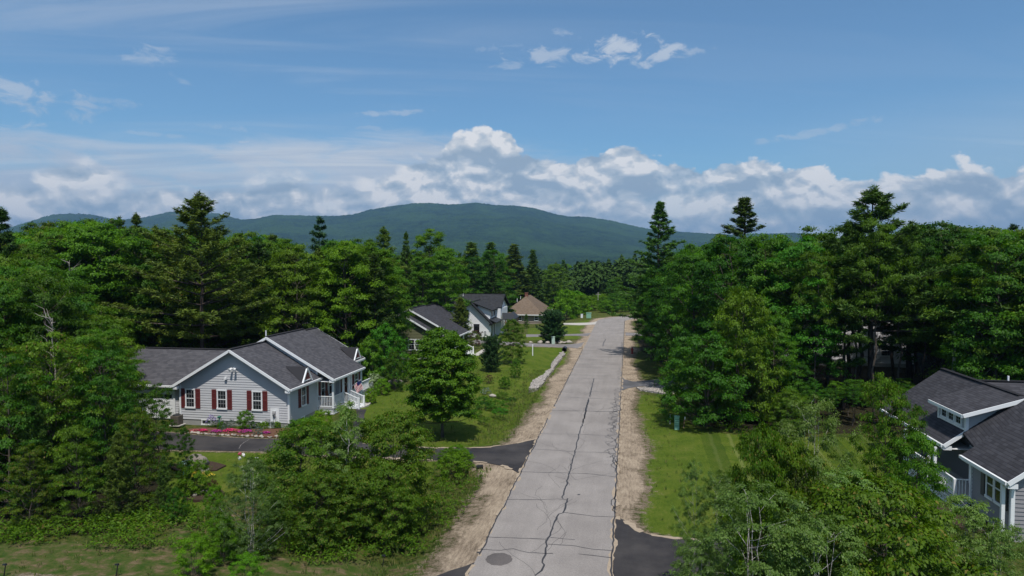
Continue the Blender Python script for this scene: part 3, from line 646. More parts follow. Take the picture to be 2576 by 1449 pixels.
def railing(b,p,q,z0p,z0q,h=.95,sp=.13):
    p=Vector((*p,z0p)); q=Vector((*q,z0q)); b.beam(p+Vector((0,0,h)),q+Vector((0,0,h)),.09,.05); b.beam(p+Vector((0,0,.10)),q+Vector((0,0,.10)),.05,.05)
    L=(q-p).length; n=max(2,int(L/sp))
    for i in range(1,n):
        a=p+(q-p)*i/n; b.box(a.x-.018,a.y-.018,a.z+.1,a.x+.018,a.y+.018,a.z+h)
def post(b,x,y,z0,z1,w=.13): b.box(x-w/2,y-w/2,z0,x+w/2,y+w/2,z1)
def lattice(b,p,q,z0,z1,sp=.11):
    p=Vector((*p,0)); q=Vector((*q,0)); L=(q-p).length; t=(q-p)/L; n=t.cross(Vector((0,0,1))); H=z1-z0
    s=-H
    while s<L:
        for sg in (0,1):
            a0,z_0=s,(z0 if sg==0 else z1); a1,z_1=s+H,(z1 if sg==0 else z0)
            if a0<0: z_0+= (z_1-z_0)*(-a0)/(a1-a0); a0=0
            if a1>L: z_1=z_0+(z_1-z_0)*(L-a0)/(a1-a0); a1=L
            if a1>a0: b.beam(p+t*a0+Vector((0,0,z_0))+n*(.006*sg),p+t*a1+Vector((0,0,z_1))+n*(.006*sg),.008,.03)
        s+=sp
    b.beam(p+Vector((0,0,z1)),q+Vector((0,0,z1)),.04,.08); b.beam(p+Vector((0,0,z0+.04)),q+Vector((0,0,z0+.04)),.04,.08)
def accent(root,x,y,z,w=1.25,h=1.0,face='E'):
    """small decorative triangle gablet with red boards facing the road (+X)"""
    b=MB(); s=(w/2)/h
    b.beam((x,y-w/2,z),(x,y,z+h),.10,.12,(1,0,0)); b.beam((x,y+w/2,z),(x,y,z+h),.10,.12,(1,0,0)); b.beam((x-.02,y-w/2+.2,z+.12),(x-.02,y+w/2-.2,z+.12),.06,.08)
    o=b.build('gablet',TRIM,root)
    r=MB(); r.add([(x-.03,y-w/2+.1,z+.06),(x-.03,y+w/2-.1,z+.06),(x-.03,y,z+h-.1)],[(0,1,2)]); r.build('red_boards',RED,o)
    r=MB(); sl=.585; back=x-h/sl
    r.add([(x+.05,y-w/2-.06,z-.03),(x+.05,y,z+h+.09),(back,y,z+h+.09),(x-.1,y-w/2-.06,z-.03)],[(0,1,2,3)]); r.add([(x+.05,y+w/2+.06,z-.03),(x+.05,y,z+h+.09),(back,y,z+h+.09),(x-.1,y+w/2+.06,z-.03)],[(3,2,1,0)])
    r.build('gablet_roof',R_GREY,o)
# ---------------- house A: grey house with red shutters
A=thing('house','grey clapboard house with red shutters and a charcoal shingle roof','house',(-25.93,49.08,0))
X1,Y0=-25.93,49.08
gable(A,-35.24,X1,Y0,54.0,-30.60,6.06,-35.62,-25.55,48.55,54.0,3.10,S_GREY,R_GREY,trimb=False)
gable(A,-35.9,X1,54.0,60.3,-30.34,6.50,-36.42,-24.25,53.65,60.35,3.05,S_GREY,R_GREY,back=False,trimb=False)
gable(A,-36.4,-26.75,60.3,65.4,-31.6,6.08,-36.8,-26.4,60.3,65.75,3.10,S_GREY,R_GREY,front=False,back=True,trimf=False)
# body right of the porch under the big roof
w=MB(); siding(w,(-25.93,57.9),(-24.55,57.9),.32,2.72); siding(w,(-24.55,57.9),(-24.55,60.25),.32,2.72); siding(w,(-24.55,60.25),(-25.9,60.25),.32,2.72); w.box(-25.9,57.93,-.2,-24.58,60.2,2.80); w.build('wall',S_GREY,A)
for q in ((-24.62,57.83,.3,-24.47,57.97,2.75),(-24.62,60.2,.3,-24.47,60.34,2.75),(-26.8,65.33,.3,-26.66,65.48,2.75)): bx('corner_board',TRIM,A,*q)
# garage wing with the ridge along X
gable(A,50.0,57.2,-44.0,-35.3,53.6,5.33,49.55,57.6,-44.4,-33.2,2.90,S_GREY,R_GREY,axis='X',back=False,trimb=False,right=True,left=True,front=True,found=True)
for cxx in (-38.05,-41.6):
    d=MB(); d.box(cxx-1.55,49.93,.05,cxx+1.55,49.985,2.2); 
    for zz in (.05,.58,1.11,1.64): d.box(cxx-1.5,49.905,zz+.03,cxx+1.5,49.935,zz+.49)
    do=d.build('garage_door',TRIM,A)
    g=MB()
    for q in range(4): g.box(cxx-1.42+q*.73,49.89,1.74,cxx-.77+q*.73,49.903,2.06)
    g.build('pane',GLASS,do)
    f=MB(); f.box(cxx-1.72,49.88,0,cxx-1.56,49.97,2.35); f.box(cxx+1.56,49.88,0,cxx+1.72,49.97,2.35); f.box(cxx-1.56,49.88,2.21,cxx+1.56,49.97,2.35); f.build('door_frame',TRIM,do)
for xx in (-34.36,-31.6,-28.58): window(A,(xx,Y0-.02,2.0),(0,-1),.86,1.55,3,2,shut=RED)
window(A,(X1+.02,51.45,2.03),(1,0),.86,1.70,3,2,shut=RED)
window(A,(X1+.02,55.0,1.95),(1,0),.80,1.70,1,1,shut=RED); window(A,(X1+.02,56.55,1.95),(1,0),.80,1.70,1,1)
window(A,(-24.52,59.0,2.05),(1,0),.86,1.35,2,2,shut=RED); window(A,(-26.73,63.3,2.0),(1,0),.9,1.4,2,2)
for xx in (-33.0,-27.9): window(A,(xx,Y0+.02,.13),(0,-1),.85,.42,2,1,double=False,frame=.07)
window(A,(X1-.02,51.3,.14),(1,0),.7,.42,2,1,double=False,frame=.07)
b=MB(); b.box(-25.50,57.80,.55,-24.72,57.88,2.55); d=b.build('front_door',DOOR,A)
b=MB(); b.box(-25.60,57.78,.5,-25.50,57.9,2.66); b.box(-24.72,57.78,.5,-24.62,57.9,2.66); b.box(-25.5,57.78,2.56,-24.72,57.9,2.66); b.build('door_frame',TRIM,d)
b=MB()
for k in range(14): a=k*.4488; b.cyl((-25.11+.17*math.cos(a),57.78,1.85+.17*math.sin(a)),(-25.11+.17*math.cos(a+.5),57.78,1.85+.17*math.sin(a+.5)),.045)
b.build('wreath',simple('wreath_twigs',(.30,.27,.22),.9,.3,20),d)
# porch
b=MB(); b.box(-25.95,54.02,.40,-24.45,57.85,.50); b.build('porch_floor',METAL,A)
posts(A,((-24.55,54.12),(-24.55,56.2),(-24.55,57.35)),.4,2.85)
rails(A,[((-25.9,54.1),(-24.6,54.1),.5,.5,.95,None),((-24.55,54.2),(-24.55,56.1),.5,.5,.95,None)]+[((-24.5,yy),(-23.1,yy),.5,-.05,.95,(-23.1,yy,-.1,.98)) for yy in (56.2,57.35)])
b=MB()
for k in range(4): b.box(-24.45+k*.32,56.2,.0,-24.13+k*.32,57.35,.40-k*.11)
b.build('steps',TRIM,A)
for q in (((-25.9,54.06),(-24.5,54.06),-.05,.40),((-24.48,54.1),(-24.48,56.2),-.05,.40),((-24.2,57.4),(-23.2,57.4),-.05,.2)): b=MB(); lattice(b,*q); b.build('lattice_skirt',TRIM,A)
b=MB(); b.box(-26.7,60.6,.35,-24.9,64.2,.45); b.build('deck_floor',METAL,A)
rails(A,[((-24.95,60.7),(-24.95,64.1),.45,.45,.95,(-24.95,64.15,-.1,1.45)),((-26.6,60.65),(-24.95,60.65),.45,.45,.95,(-24.95,60.65,-.1,1.45))])
b=MB(); lattice(b,(-24.93,60.7),(-24.93,64.1),-.05,.36); b.build('lattice_skirt',TRIM,A)
accent(A,-25.62,51.6,3.16,1.6,1.12); accent(A,-26.42,64.0,3.16,1.6,1.12)
b=MB(); b.cyl((-31.8,56.2,4.8),(-31.8,56.2,6.75),.055); b.build('vent_pipe',TRIM,A)
b=MB(); b.box(-27.45,Y0-.09,.34,-26.72,Y0-.02,1.45); mb=b.build('meter_panel',TRIM,A)
b=MB(); b.box(-27.22,Y0-.20,.85,-26.98,Y0-.09,1.25); b.cyl((-27.1,Y0-.30,1.1),(-27.1,Y0-.2,1.1),.09,n=12); b.cyl((-27.16,Y0-.13,.35),(-27.16,Y0-.13,.85),.025); b.cyl((-27.02,Y0-.13,.45),(-27.02,Y0-.13,.85),.02); b.cyl((-26.9,Y0-.12,.35),(-26.9,Y0-.12,.8),.015); b.build('electric_meter',METAL,mb)
b=MB(); b.box(-27.85,Y0-.12,.36,-27.5,Y0-.03,.62); b.build('utility_box',METAL,A)
b=MB(); 
for q in (-.14,.16): b.cyl((-30.5+q*.5,Y0-.03,4.52),(-30.5+q,Y0-.26,4.44),.03); b.cyl((-30.5+q,Y0-.16,4.50),(-30.5+q*1.25,Y0-.42,4.40),.075,.11,n=10)
b.cyl((-30.5,Y0-.01,4.55),(-30.5,Y0-.06,4.55),.08,n=10); b.build('floodlight',TRIM,A)
b=MB(); b.box(-31.3,Y0-.20,3.62,-31.1,Y0-.03,3.80); b.build('vent_hood',TRIM,A)
# flag on a short pole at the porch
fl=thing('flag','american flag on a short pole fixed to the grey house porch','flag',(-24.5,58.0,1.6))
b=MB(); b.cyl((-24.5,58.05,1.65),(-23.65,58.0,2.25),.02); b.build('flag_pole',TRIM,fl)
def flagm(k):
    uv=k.n('ShaderNodeTexCoord').outputs['UV']; s=k.n('ShaderNodeSeparateXYZ',{0:uv})
    st=k.m('GREATER_THAN',k.m('FRACT',k.m('MULTIPLY',s.outputs[1],6.5)),.5); cc=k.mix(st,(.70,.68,.68),(.42,.03,.05))
    can=k.m('MULTIPLY',k.m('LESS_THAN',s.outputs[0],.4),k.m('GREATER_THAN',s.outputs[1],.46)); cc=k.mix(can,cc,(.02,.03,.12)); return pbsdf(k,cc,.8,.1)
b=MB(); nu,nv=10,7
P=lambda i,j:(-24.35+.65*(1-i/nu*.0)*(j/nv)+.02, 58.02+.06*math.sin(i*1.1+j*.7), 1.77+.47*(j/nv)-.9*(i/nu)+.12*(i/nu)*(j/nv))
P=lambda i,j:(-23.72-.62*(1-j/nv)+.30*(i/nu), 58.02+.05*math.sin(i*1.1+j*.9), 2.19-.44*(1-j/nv)-.78*(i/nu)**.9+.1*(j/nv))
for i in range(nu):
    for j in range(nv): b.add([P(i,j),P(i+1,j),P(i+1,j+1),P(i,j+1)],[(0,1,2,3)],[[(i/nu,j/nv),((i+1)/nu,j/nv),((i+1)/nu,(j+1)/nv),(i/nu,(j+1)/nv)]])
b.build('cloth',mat('flag_cloth',flagm),fl,smooth=True)
# rocking chair on the porch
rc=thing('rocking_chair','reddish wooden rocking chair on the grey house porch','chair',(-25.35,55.4,.5))
cw=simple('red_wood',(.17,.045,.022),.5,.2,6,.4)
b=MB(); b.box(-25.6,55.15,.92,-25.1,55.65,.96); b.build('seat',cw,rc)
b=MB(); 
for q in range(5): b.beam((-25.58+.0,55.2+q*.1,.95),(-25.75,55.2+q*.1,1.62),.05,.02)
b.beam((-25.75,55.12,1.62),(-25.75,55.68,1.62),.03,.09); b.build('backrest',cw,rc)
for x_ in (-25.55,-25.15):
    for y_ in (55.18,55.62): b=MB(); b.box(x_-.02,y_-.02,.56,x_+.02,y_+.02,.93); b.build('leg',cw,rc)
for y_ in (55.18,55.62): b=MB(); b.beam((-25.85,y_,.6),(-25.35,y_,.52),.04,.05); b.beam((-25.35,y_,.52),(-24.9,y_,.58),.04,.05); b.build('rocker',cw,rc)
# ---------------- house B: green house
Bh=thing('house','olive green clapboard house with nested white gables and dark roof','house',(-24.3,86.5,0))
gable(Bh,-34.4,-24.7,86.5,88.0,-29.5,6.05,-34.8,-24.25,86.1,88.0,3.05,S_GRN,R_DARK,trimb=False)
gable(Bh,-35.2,-23.9,88.0,94.6,-28.9,6.55,-35.6,-22.3,87.65,94.8,2.95,S_GRN,R_DARK,trimb=False)
gable(Bh,-35.4,-25.3,94.6,105.9,-30.2,6.10,-35.7,-24.95,94.6,106.2,3.05,S_GRN,R_DARK,front=False,back=True,trimf=False)
w=MB(); siding(w,(-24.53,94.8),(-24.53,103.0),.32,2.75); siding(w,(-24.53,103.0),(-25.3,103.0),.32,2.75); w.box(-25.35,94.7,-.1,-24.56,102.98,2.8); w.build('wall',S_GRN,Bh)
gable(Bh,87.6,93.6,-46,-34.9,90.6,5.0,87.2,94.0,-46.4,-33.0,2.85,S_GRN,R_DARK,axis='X',trimb=False)
window(Bh,(-28.15,86.47,1.86),(0,-1),.95,1.45,2,2); window(Bh,(-27.15,86.47,1.86),(0,-1),.95,1.45,2,2); window(Bh,(-32.0,86.47,1.9),(0,-1),.95,1.35,2,2)
window(Bh,(-27.6,86.5,.14),(0,-1),1.1,.42,2,1,double=False,frame=.08)
window(Bh,(-24.5,97.2,2.0),(1,0),.9,1.2,1,1); window(Bh,(-24.5,101.0,2.0),(1,0),.9,1.2,1,1)
b=MB(); b.box(-25.2,88.1,.55,-22.6,93.2,.66); b.build('porch_floor',METAL,Bh)
posts(Bh,[(-22.7,yy) for yy in (88.3,90.6,93.1)],.4,2.75)
rails(Bh,[((-22.7,88.3),(-22.7,90.3),.65,.65,.95,None),((-24.4,88.2),(-22.7,88.2),.65,.65,.95,None),((-24.5,94.9),(-22.7,93.2),.65,.65,.95,None)]+[((-22.7,yy),(-21.1,yy),.65,-.1,1.0,(-21.1,yy,-.1,1.05)) for yy in (90.7,92.3)])
b=MB()
for k in range(5): b.box(-22.6+k*.3,90.75,.0,-22.3+k*.3,92.25,.55-k*.12)
b.build('steps',TRIM,Bh)
b=MB(); lattice(b,(-22.62,88.2),(-22.62,90.6),.0,.55,.15); b.build('lattice_skirt',TRIM,Bh)
# ---------------- house C: white farmhouse with black roofs
Ch=thing('house','white clapboard farmhouse with steep black roofs and black windows','house',(-23,112,0))
gable(Ch,-29.0,-22.75,112.1,119.0,-26.0,6.0,-29.5,-22.35,111.5,119,2.45,S_WHT,R_BLK,trimb=False,zb=.15)
gable(Ch,118.0,126.0,-31.5,-22.4,121.2,6.95,117.5,126.4,-31.9,-21.85,4.75,S_WHT,R_BLK,axis='X',back=True,zb=.15)
for o in [c for c in Ch.children_recursive if c.name.startswith('roof_trim')]: o.data.materials[0]=BLACKP
# shed dormer on the right slope
w=MB(); siding(w,(-25.0,112.9),(-22.9,112.9),3.1,5.1,4.65,None,None); 
w.add([(-25.0,112.95,3.0),(-22.9,112.95,3.0),(-22.9,112.95,4.75),(-25.0,112.95,5.35),(-25.0,117.9,3.0),(-22.9,117.9,3.0),(-22.9,117.9,4.75),(-25.0,117.9,5.35)],[(0,1,2,3),(1,5,6,2),(3,2,6,7),(0,3,7,4)])
siding(w,(-22.9,112.95),(-22.9,117.9),3.0,4.7); w.build('dormer_wall',S_WHT,Ch)
r=MB(); r.slab((-22.4,112.4,4.62),(-22.4,118.2,4.62),(-26.0,118.2,5.98),(-26.0,112.4,5.98),.16); r.build('dormer_roof',R_BLK,Ch)
window(Ch,(-22.87,114.4,3.95),(1,0),1.0,1.0,2,1,fm=BLACKP,double=False); window(Ch,(-22.87,116.4,3.95),(1,0),1.0,1.0,2,1,fm=BLACKP,double=False)
w=MB(); siding(w,(-22.75,117.4),(-21.9,117.4),.15,4.6); siding(w,(-21.9,117.4),(-21.9,124),.15,4.6); w.box(-22.9,117.43,-.1,-21.93,124,4.62); w.build('wall',S_WHT,Ch)
r=MB(); r.slab((-21.6,112.0,2.6),(-21.6,117.6,2.6),(-22.9,117.6,3.15),(-22.9,112.0,3.15),.12); r.slab((-21.4,116.6,2.75),(-19.5,116.6,2.75),(-19.8,119.0,3.7),(-21.9,119.0,3.7),.08); r.slab((-19.5,116.6,2.75),(-19.5,123,2.75),(-20.5,123,3.65),(-20.5,118.8,3.65),.08)
r.build('porch_roof',simple('black_metal_roof',(.028,.031,.036),.6,.15,3,.3),Ch)
posts(Ch,((-19.65,116.8),(-20.9,116.8),(-19.65,122.5)),0,2.8,.16,simple('cedar_post',(.20,.10,.06),.7,.2,5))
window(Ch,(-25.05,112.07,1.55),(0,-1),.98,1.45,1,1,fm=BLACKP,double=False); window(Ch,(-26.9,112.07,4.0),(0,-1),.95,1.3,2,1,fm=BLACKP); window(Ch,(-27.7,112.07,1.6),(0,-1),.98,1.4,1,1,fm=BLACKP)
bx('door',BLACKP,Ch,-22.77,113.3,.2,-22.70,114.1,2.15); bx('door',BLACKP,Ch,-22.77,115.2,.2,-22.70,116.0,2.15)
b=MB(); b.box(-23.75,112.02,.45,-23.4,112.08,1.1); b.build('utility_box',METAL,Ch)
b=MB(); b.box(-22.72,112.5,2.25,-22.45,112.7,2.4); b.cyl((-22.5,112.6,2.35),(-22.5,112.6,2.2),.04,.13); b.build('wall_lamp',BLACKP,Ch)
b=MB(); b.cyl((-29.3,120.0,6.5),(-29.3,120.0,7.0),.08); b.build('vent_pipe',TRIM,Ch)
# ---------------- house D: tan hipped house
Dh=thing('house','tan single storey house with brown hipped roof and brick chimney','house',(-25.8,170,-2.8))
w=MB(); P=[(-30.6,168.6),(-21.0,168.6),(-21.0,187.5),(-30.6,187.5)]
for q in range(4): siding(w,P[q],P[(q+1)%4],-2.4,-.55,course=.25)
w.box(-30.57,168.63,-3.4,-21.03,187.47,-.5); w.build('wall',S_TAN,Dh)
r=MB(); e=[(-31.2,168,-.5),(-20.5,168,-.5),(-20.5,188.2,-.5),(-31.2,188.2,-.5)]; ra=(-25.85,174.3,3.75); rb=(-25.85,182.0,3.75)
def tri(b,a,c,d): b.add([a,c,d],[(0,1,2)],[[((Vector(p)-Vector(a)).dot((Vector(c)-Vector(a)).normalized()),(Vector(p)-Vector(a)).dot(((Vector(c)-Vector(a)).cross(Vector(d)-Vector(a))).normalized().cross((Vector(c)-Vector(a)).normalized()))) for p in (a,c,d)]])
tri(r,e[0],e[1],ra); tri(r,e[2],e[3],rb); r.slab(e[1],e[2],rb,ra,.02); r.slab(e[3],e[0],ra,rb,.02); ro=r.build('roof',R_TAN,Dh)
b=MB(); b.box(-31.25,167.9,-.72,-20.45,168.0,-.5); b.box(-20.5,168,-.72,-20.4,188.2,-.5); b.box(-31.2,168,-.70,-20.5,188.2,-.66); b.build('roof_trim',TRIM,ro)
b=MB(); b.box(-26.3,175.2,3.0,-25.5,175.9,4.55); b.box(-26.35,175.15,4.45,-25.45,175.95,4.6); b.build('chimney',simple('brick',(.20,.09,.065),.9,.25,9,.1,.4),ro)
for q in ((-27.2,173.8,3.0,3.75),(-28.0,173.2,2.3,3.3)): b=MB(); b.cyl((q[0],q[1],q[2]),(q[0],q[1],q[3]),.08); b.build('vent_pipe',TRIM,ro)
for xx in (-26.6,-22.4): window(Dh,(xx,168.58,-1.5),(0,-1),1.0,1.2,1,1)
for yy in (171.5,175,179): window(Dh,(-20.98,yy,-1.4),(1,0),1.1,1.3,1,1,fm=DGREYP)
b=MB(); b.box(-29.7,168.5,-2.7,-28.2,168.57,-.75); b.build('entry_shade_panel',BLACKP,Dh)  # flat black panel on the wall, painted in for the shade of an entry
# ---------------- house E: grey house on the right edge
Eh=thing('house','grey ranch house with a shed dormer and lattice skirted porch at the right edge','house',(17.75,38,0))
xe,ze_,xr_,zr_=17.4,2.78,21.2,5.62
gable(Eh,17.75,25.0,34.85,38.65,xr_,zr_,xe,25.4,34.55,39.05,ze_,S_DGR,R_DARK,back=False,trimb=False,zb=.34,th=.13)
gable(Eh,19.0,25.0,38.65,50.2,xr_,zr_,xe,25.4,41.1,50.6,ze_,S_DGR,R_DARK,front=True,back=True,trimb=False,zb=.34)
sE=(zr_-ze_)/(xr_-xe); r=MB(); r.slab((18.0,39.05,ze_+sE*.6),(18.35,41.1,ze_+sE*.95),(xr_,41.1,zr_),(xr_,39.05,zr_),.13); r.slab((25.4,41.1,ze_),(25.4,39.05,ze_),(xr_,39.05,zr_),(xr_,41.1,zr_),.13); r.build('roof',R_DARK,Eh)
w=MB(); siding(w,(19.0,50.2),(19.0,38.65),.34,2.6); w.build('wall',S_DGR,Eh)
gable(Eh,44.0,50.0,21.5,33,47.2,5.42,43.6,50.6,21.3,33,2.9,S_DGR,R_DARK,axis='X',trimf=False)
# shed dormer
w=MB(); yd0,yd1,xd=41.05,44.4,18.5; zt=4.42; sl_=.31
siding(w,(xd,yd1),(xd,yd0),3.58,zt,course=.17)
w.add([(xd,yd0,3.5),(21.6,yd0,3.9),(21.6,yd0,5.3),(xd,yd0,zt),(xd,yd1,3.5),(21.6,yd1,3.9),(21.6,yd1,5.3),(xd,yd1,zt)],[(0,3,2,1),(4,5,6,7),(0,4,7,3)])
z=3.6
while z<5.1:
    f0=max(xd,xd+(z-zt)/sl_); f1=max(xd,xd+(z+.17-zt)/sl_)
    if f1<21: w.add([(f0,yd0-.035,z),(21.0,yd0-.035,z),(21.0,yd0-.002,z+.17),(f1,yd0-.002,z+.17),(f0,yd0,z),(21.0,yd0,z)],[(0,1,2,3),(4,5,1,0)])
    z+=.17
w.build('dormer_wall',simple('dormer_siding',(.36,.365,.39),.55,.06,.8,.35),Eh)
r=MB(); r.slab((xd-.4,yd0-.5,4.60),(xd-.4,yd1+.4,4.60),(xr_-.05,yd1+.4,5.60),(xr_-.05,yd0-.5,5.60),.12); r.build('dormer_roof',R_DARK,Eh)
b=MB(); b.beam((xd-.4,yd0-.53,4.50),(xr_,yd0-.53,5.50),.06,.20); b.beam((xd-.43,yd0-.5,4.48),(xd-.43,yd1+.4,4.48),.07,.18); b.box(xd-.06,yd0-.06,3.55,xd+.1,yd0+.1,4.45); b.box(xd-.06,yd1-.1,3.55,xd+.1,yd1+.06,4.45); b.beam((xd-.04,yd0-.04,3.64),(xd-.04,yd1,3.64),.07,.09); b.build('dormer_trim',TRIM,Eh)
for yy in (41.85,42.72,43.6): window(Eh,(xd-.03,yy,4.03),(-1,0),.74,.56,2,2,double=False,frame=.08)
# front face
window(Eh,(17.73,36.75,1.95),(-1,0),.78,1.45,1,1,fm=TRIM); window(Eh,(17.73,35.98,1.95),(-1,0),.78,1.45,1,1,fm=TRIM)
for yy in (37.40,35.33):
    b=MB(); b.box(17.66,yy-.17,1.2,17.74,yy+.17,2.7); b.build('shutter',DGREYP,Eh)
for q in ((17.35,34.95,.3,17.5,35.1,2.62),(17.66,34.78,.3,17.82,34.93,2.62),(17.66,38.57,.3,17.82,38.72,2.62)): bx('corner_board',TRIM,Eh,*q)
b=MB(); b.box(16.95,38.8,.42,19.0,45.5,.55); b.build('porch_floor',METAL,Eh)
posts(Eh,((17.05,41.3),(17.05,42.1),(17.05,45.4)),.4,2.55); posts(Eh,((17.05,38.9),),.4,1.5)
rails(Eh,[((17.05,38.9),(17.05,41.3),.55,.55,.95,None),((17.05,42.1),(17.05,45.4),.55,.55,.95,None),((17.1,38.85),(17.7,38.85),.55,.55,.95,None)])
b=MB(); lattice(b,(16.95,38.85),(16.95,45.4),0,.42,.13); b.build('lattice_skirt',TRIM,Eh); b=MB(); lattice(b,(16.95,38.8),(17.75,38.8),0,.42,.13); b.build('lattice_skirt',TRIM,Eh)
b=MB(); b.box(18.92,40.4,.55,18.98,41.4,2.6); d=b.build('front_door',BLACKP,Eh)
b=MB(); b.box(18.9,40.28,.55,18.97,40.4,2.7); b.box(18.9,41.4,.55,18.97,41.52,2.7); b.box(18.9,40.4,2.6,18.97,41.4,2.7); b.build('door_frame',TRIM,d)
b=MB(); b.cyl((23.6,47.2,5.2),(23.6,47.2,5.75),.06); b.build('vent_pipe',TRIM,Eh)
b=MB(); b.box(17.0,35.0,.005,17.6,38.6,.02); b.prism([(16.0,36),(17.7,35.2),(17.7,38.9),(15.4,40.3)],-.1,.012); b.build('mulch_bed',DMULCH,kind='structure')
# ---------------- house F: pale house behind the trees
fx,fy=D(2180,84); Fh=thing('house','pale clapboard house glimpsed between dark pine trunks','house',(fx,fy,0))
gable(Fh,fx-6.6,fx+5.5,fy,fy+8,fx-.6,7.2,fx-7.1,fx+6.0,fy-.45,fy+8.4,3.6,sidingmat('pale_siding',(.60,.60,.63)),R_GREY)
gable(Fh,fx-13,fx-6.6,fy+1,fy+7,fx-9.8,5.4,fx-13.3,fx-6.6,fy+.6,fy+7.3,3.0,sidingmat('pale_siding',(.60,.60,.63)),R_GREY,right=False)
window(Fh,(fx+2.6,fy-.02,1.9),(0,-1),1.6,1.4,2,2); window(Fh,(fx-3,fy-.02,1.9),(0,-1),1.0,1.4,2,2); window(Fh,(fx-.6,fy-.02,4.9),(0,-1),.9,1.2,2,2)
b=MB(); b.box(fx-11.6,fy+.9,.05,fx-8.2,fy+.97,2.2); b.build('garage_door',TRIM,Fh)
# ================================================================== small things
def at(u,v,z=0): x,y=G(u,v,z); return x,y,z
x,y,_=at(1340,893); o=thing('signpost','plain white wooden post standing on the lawn by the grey driveway','post',(x,y,0))
b=MB(); b.box(x-.06,y-.06,-.1,x+.06,y+.06,1.32); b.build('post',TRIM,o); b=MB(); b.box(x-.085,y-.085,1.32,x+.085,y+.085,1.37); b.add([(x-.085,y-.085,1.37),(x+.085,y-.085,1.37),(x+.085,y+.085,1.37),(x-.085,y+.085,1.37),(x,y,1.45)],[(0,1,4),(1,2,4),(2,3,4),(3,0,4)]); b.build('post_cap',TRIM,o)
x,y,_=at(*C2((1907,746))); o=thing('culvert','black plastic drain pipe mouth under the grey driveway','pipe',(x,y,0))
b=MB(); n=16
for q in range(n):
    a0,a1=6.2832*q/n,6.2832*(q+1)/n
    for r0 in (.33,.27): b.add([(x+r0*math.cos(a0),y,.12+r0*math.sin(a0)),(x+r0*math.cos(a1),y,.12+r0*math.sin(a1)),(x+r0*math.cos(a1),y+1.5,.12+r0*math.sin(a1)),(x+r0*math.cos(a0),y+1.5,.12+r0*math.sin(a0))],[(0,1,2,3)])
    b.add([(x+.33*math.cos(a0),y,.12+.33*math.sin(a0)),(x+.33*math.cos(a1),y,.12+.33*math.sin(a1)),(x+.27*math.cos(a1),y,.12+.27*math.sin(a1)),(x+.27*math.cos(a0),y,.12+.27*math.sin(a0))],[(0,1,2,3)])
b.build('pipe_barrel',BLACKP,o); b=MB(); b.cyl((x,y+.9,.12),(x,y+.92,.12),.27,n=16); b.build('dark_inside',simple('pipe_dark',(.004,.004,.004),1,.1),o)
def pedestal(u,v,h,w,lab,m,conv=None,band=True,name='utility_pedestal'):
    q=conv((u,v)) if conv else (u,v); x,y,_=at(*q); o=thing(name,lab,'utility box',(x,y,0))
    b=MB(); b.box(x-w/2,y-w*.35,-.1,x+w/2,y+w*.35,h*.93); b.build('body',m,o,bevel=w*.06)
    b=MB(); b.box(x-w*.56,y-w*.41,h*.9,x+w*.56,y+w*.41,h); b.build('cap',m,o,bevel=w*.08)
    if band:
        b=MB()
        for k in range(4): b.box(x-w*.42,y-w*.355-.006,h*(.2+.17*k),x+w*.42,y-w*.35,h*(.255+.17*k))
        b.build('louvers',simple('louver_green',(.12,.24,.18),.6),o)  # slats in one plain mid green
    return o
pedestal(435,1172,1.0,.36,'mint green ribbed utility pedestal standing on the right hand lawn',PGRN,C6)
pedestal(1803,680,1.15,.5,'pale green rounded utility pedestal beside the driveway boulders',simple('faded_green_plastic',(.42,.55,.47),.5,.1,3,.4),C2,False)
pedestal(1841,664,1.45,.85,'dark green utility cabinet in front of the round dark pine',DGRN,C2,True)
pedestal(2145,430,1.15,1.1,'far pale green transformer box on the mown grass by the road bend',PGRN,C2,False,'transformer_box')
pedestal(2078,427,.8,.5,'small far white utility stub left of the transformer box',TRIM,C2,False)
for (u,v,vt,lab,m) in ((387,1132,1070,'thin pale marker stake left of the mint green pedestal',TRIM),(484,1160,1090,'brown leaning marker stake with white top right of the mint green pedestal',simple('stake_wood',(.17,.11,.08),.8,.2,8))):
    x,y,_=at(*C6((u,v))); o=thing('marker_stake',lab,'stake',(x,y,0)); h=(v-vt)/2.4156/1.1925/FOC*y*1.02
    b=MB(); b.beam((x,y,-.1),(x+(.08 if u>400 else 0),y,h-.2),.06,.06); b.build('shaft',m,o); b=MB(); b.beam((x+(.08 if u>400 else 0),y,h-.2),(x+(.1 if u>400 else 0),y,h),.066,.066); b.build('tip',TRIM,o)
x,y,_=at(*C6((112,628))); o=thing('fire_hydrant','red fire hydrant on the sandy right verge of the road','hydrant',(x,y,0))
b=MB(); b.cyl((x,y,-.05),(x,y,.08),.2,.2,12); b.cyl((x,y,.08),(x,y,.62),.125,.12,12); b.cyl((x,y,.62),(x,y,.68),.17,.17,12); b.cyl((x,y,.68),(x,y,.84),.14,.05,12); b.cyl((x,y,.84),(x,y,.9),.035); b.build('barrel',HYD,o)
for a in ((1,0),(-1,0),(0,-1)): b=MB(); b.cyl((x+a[0]*.1,y+a[1]*.1,.48),(x+a[0]*.22,y+a[1]*.22,.48),.07,.07,8); b.build('outlet_cap',HYD,o)
ORD=['first','second','third','fourth','fifth','sixth','seventh','eighth','ninth','tenth','eleventh']
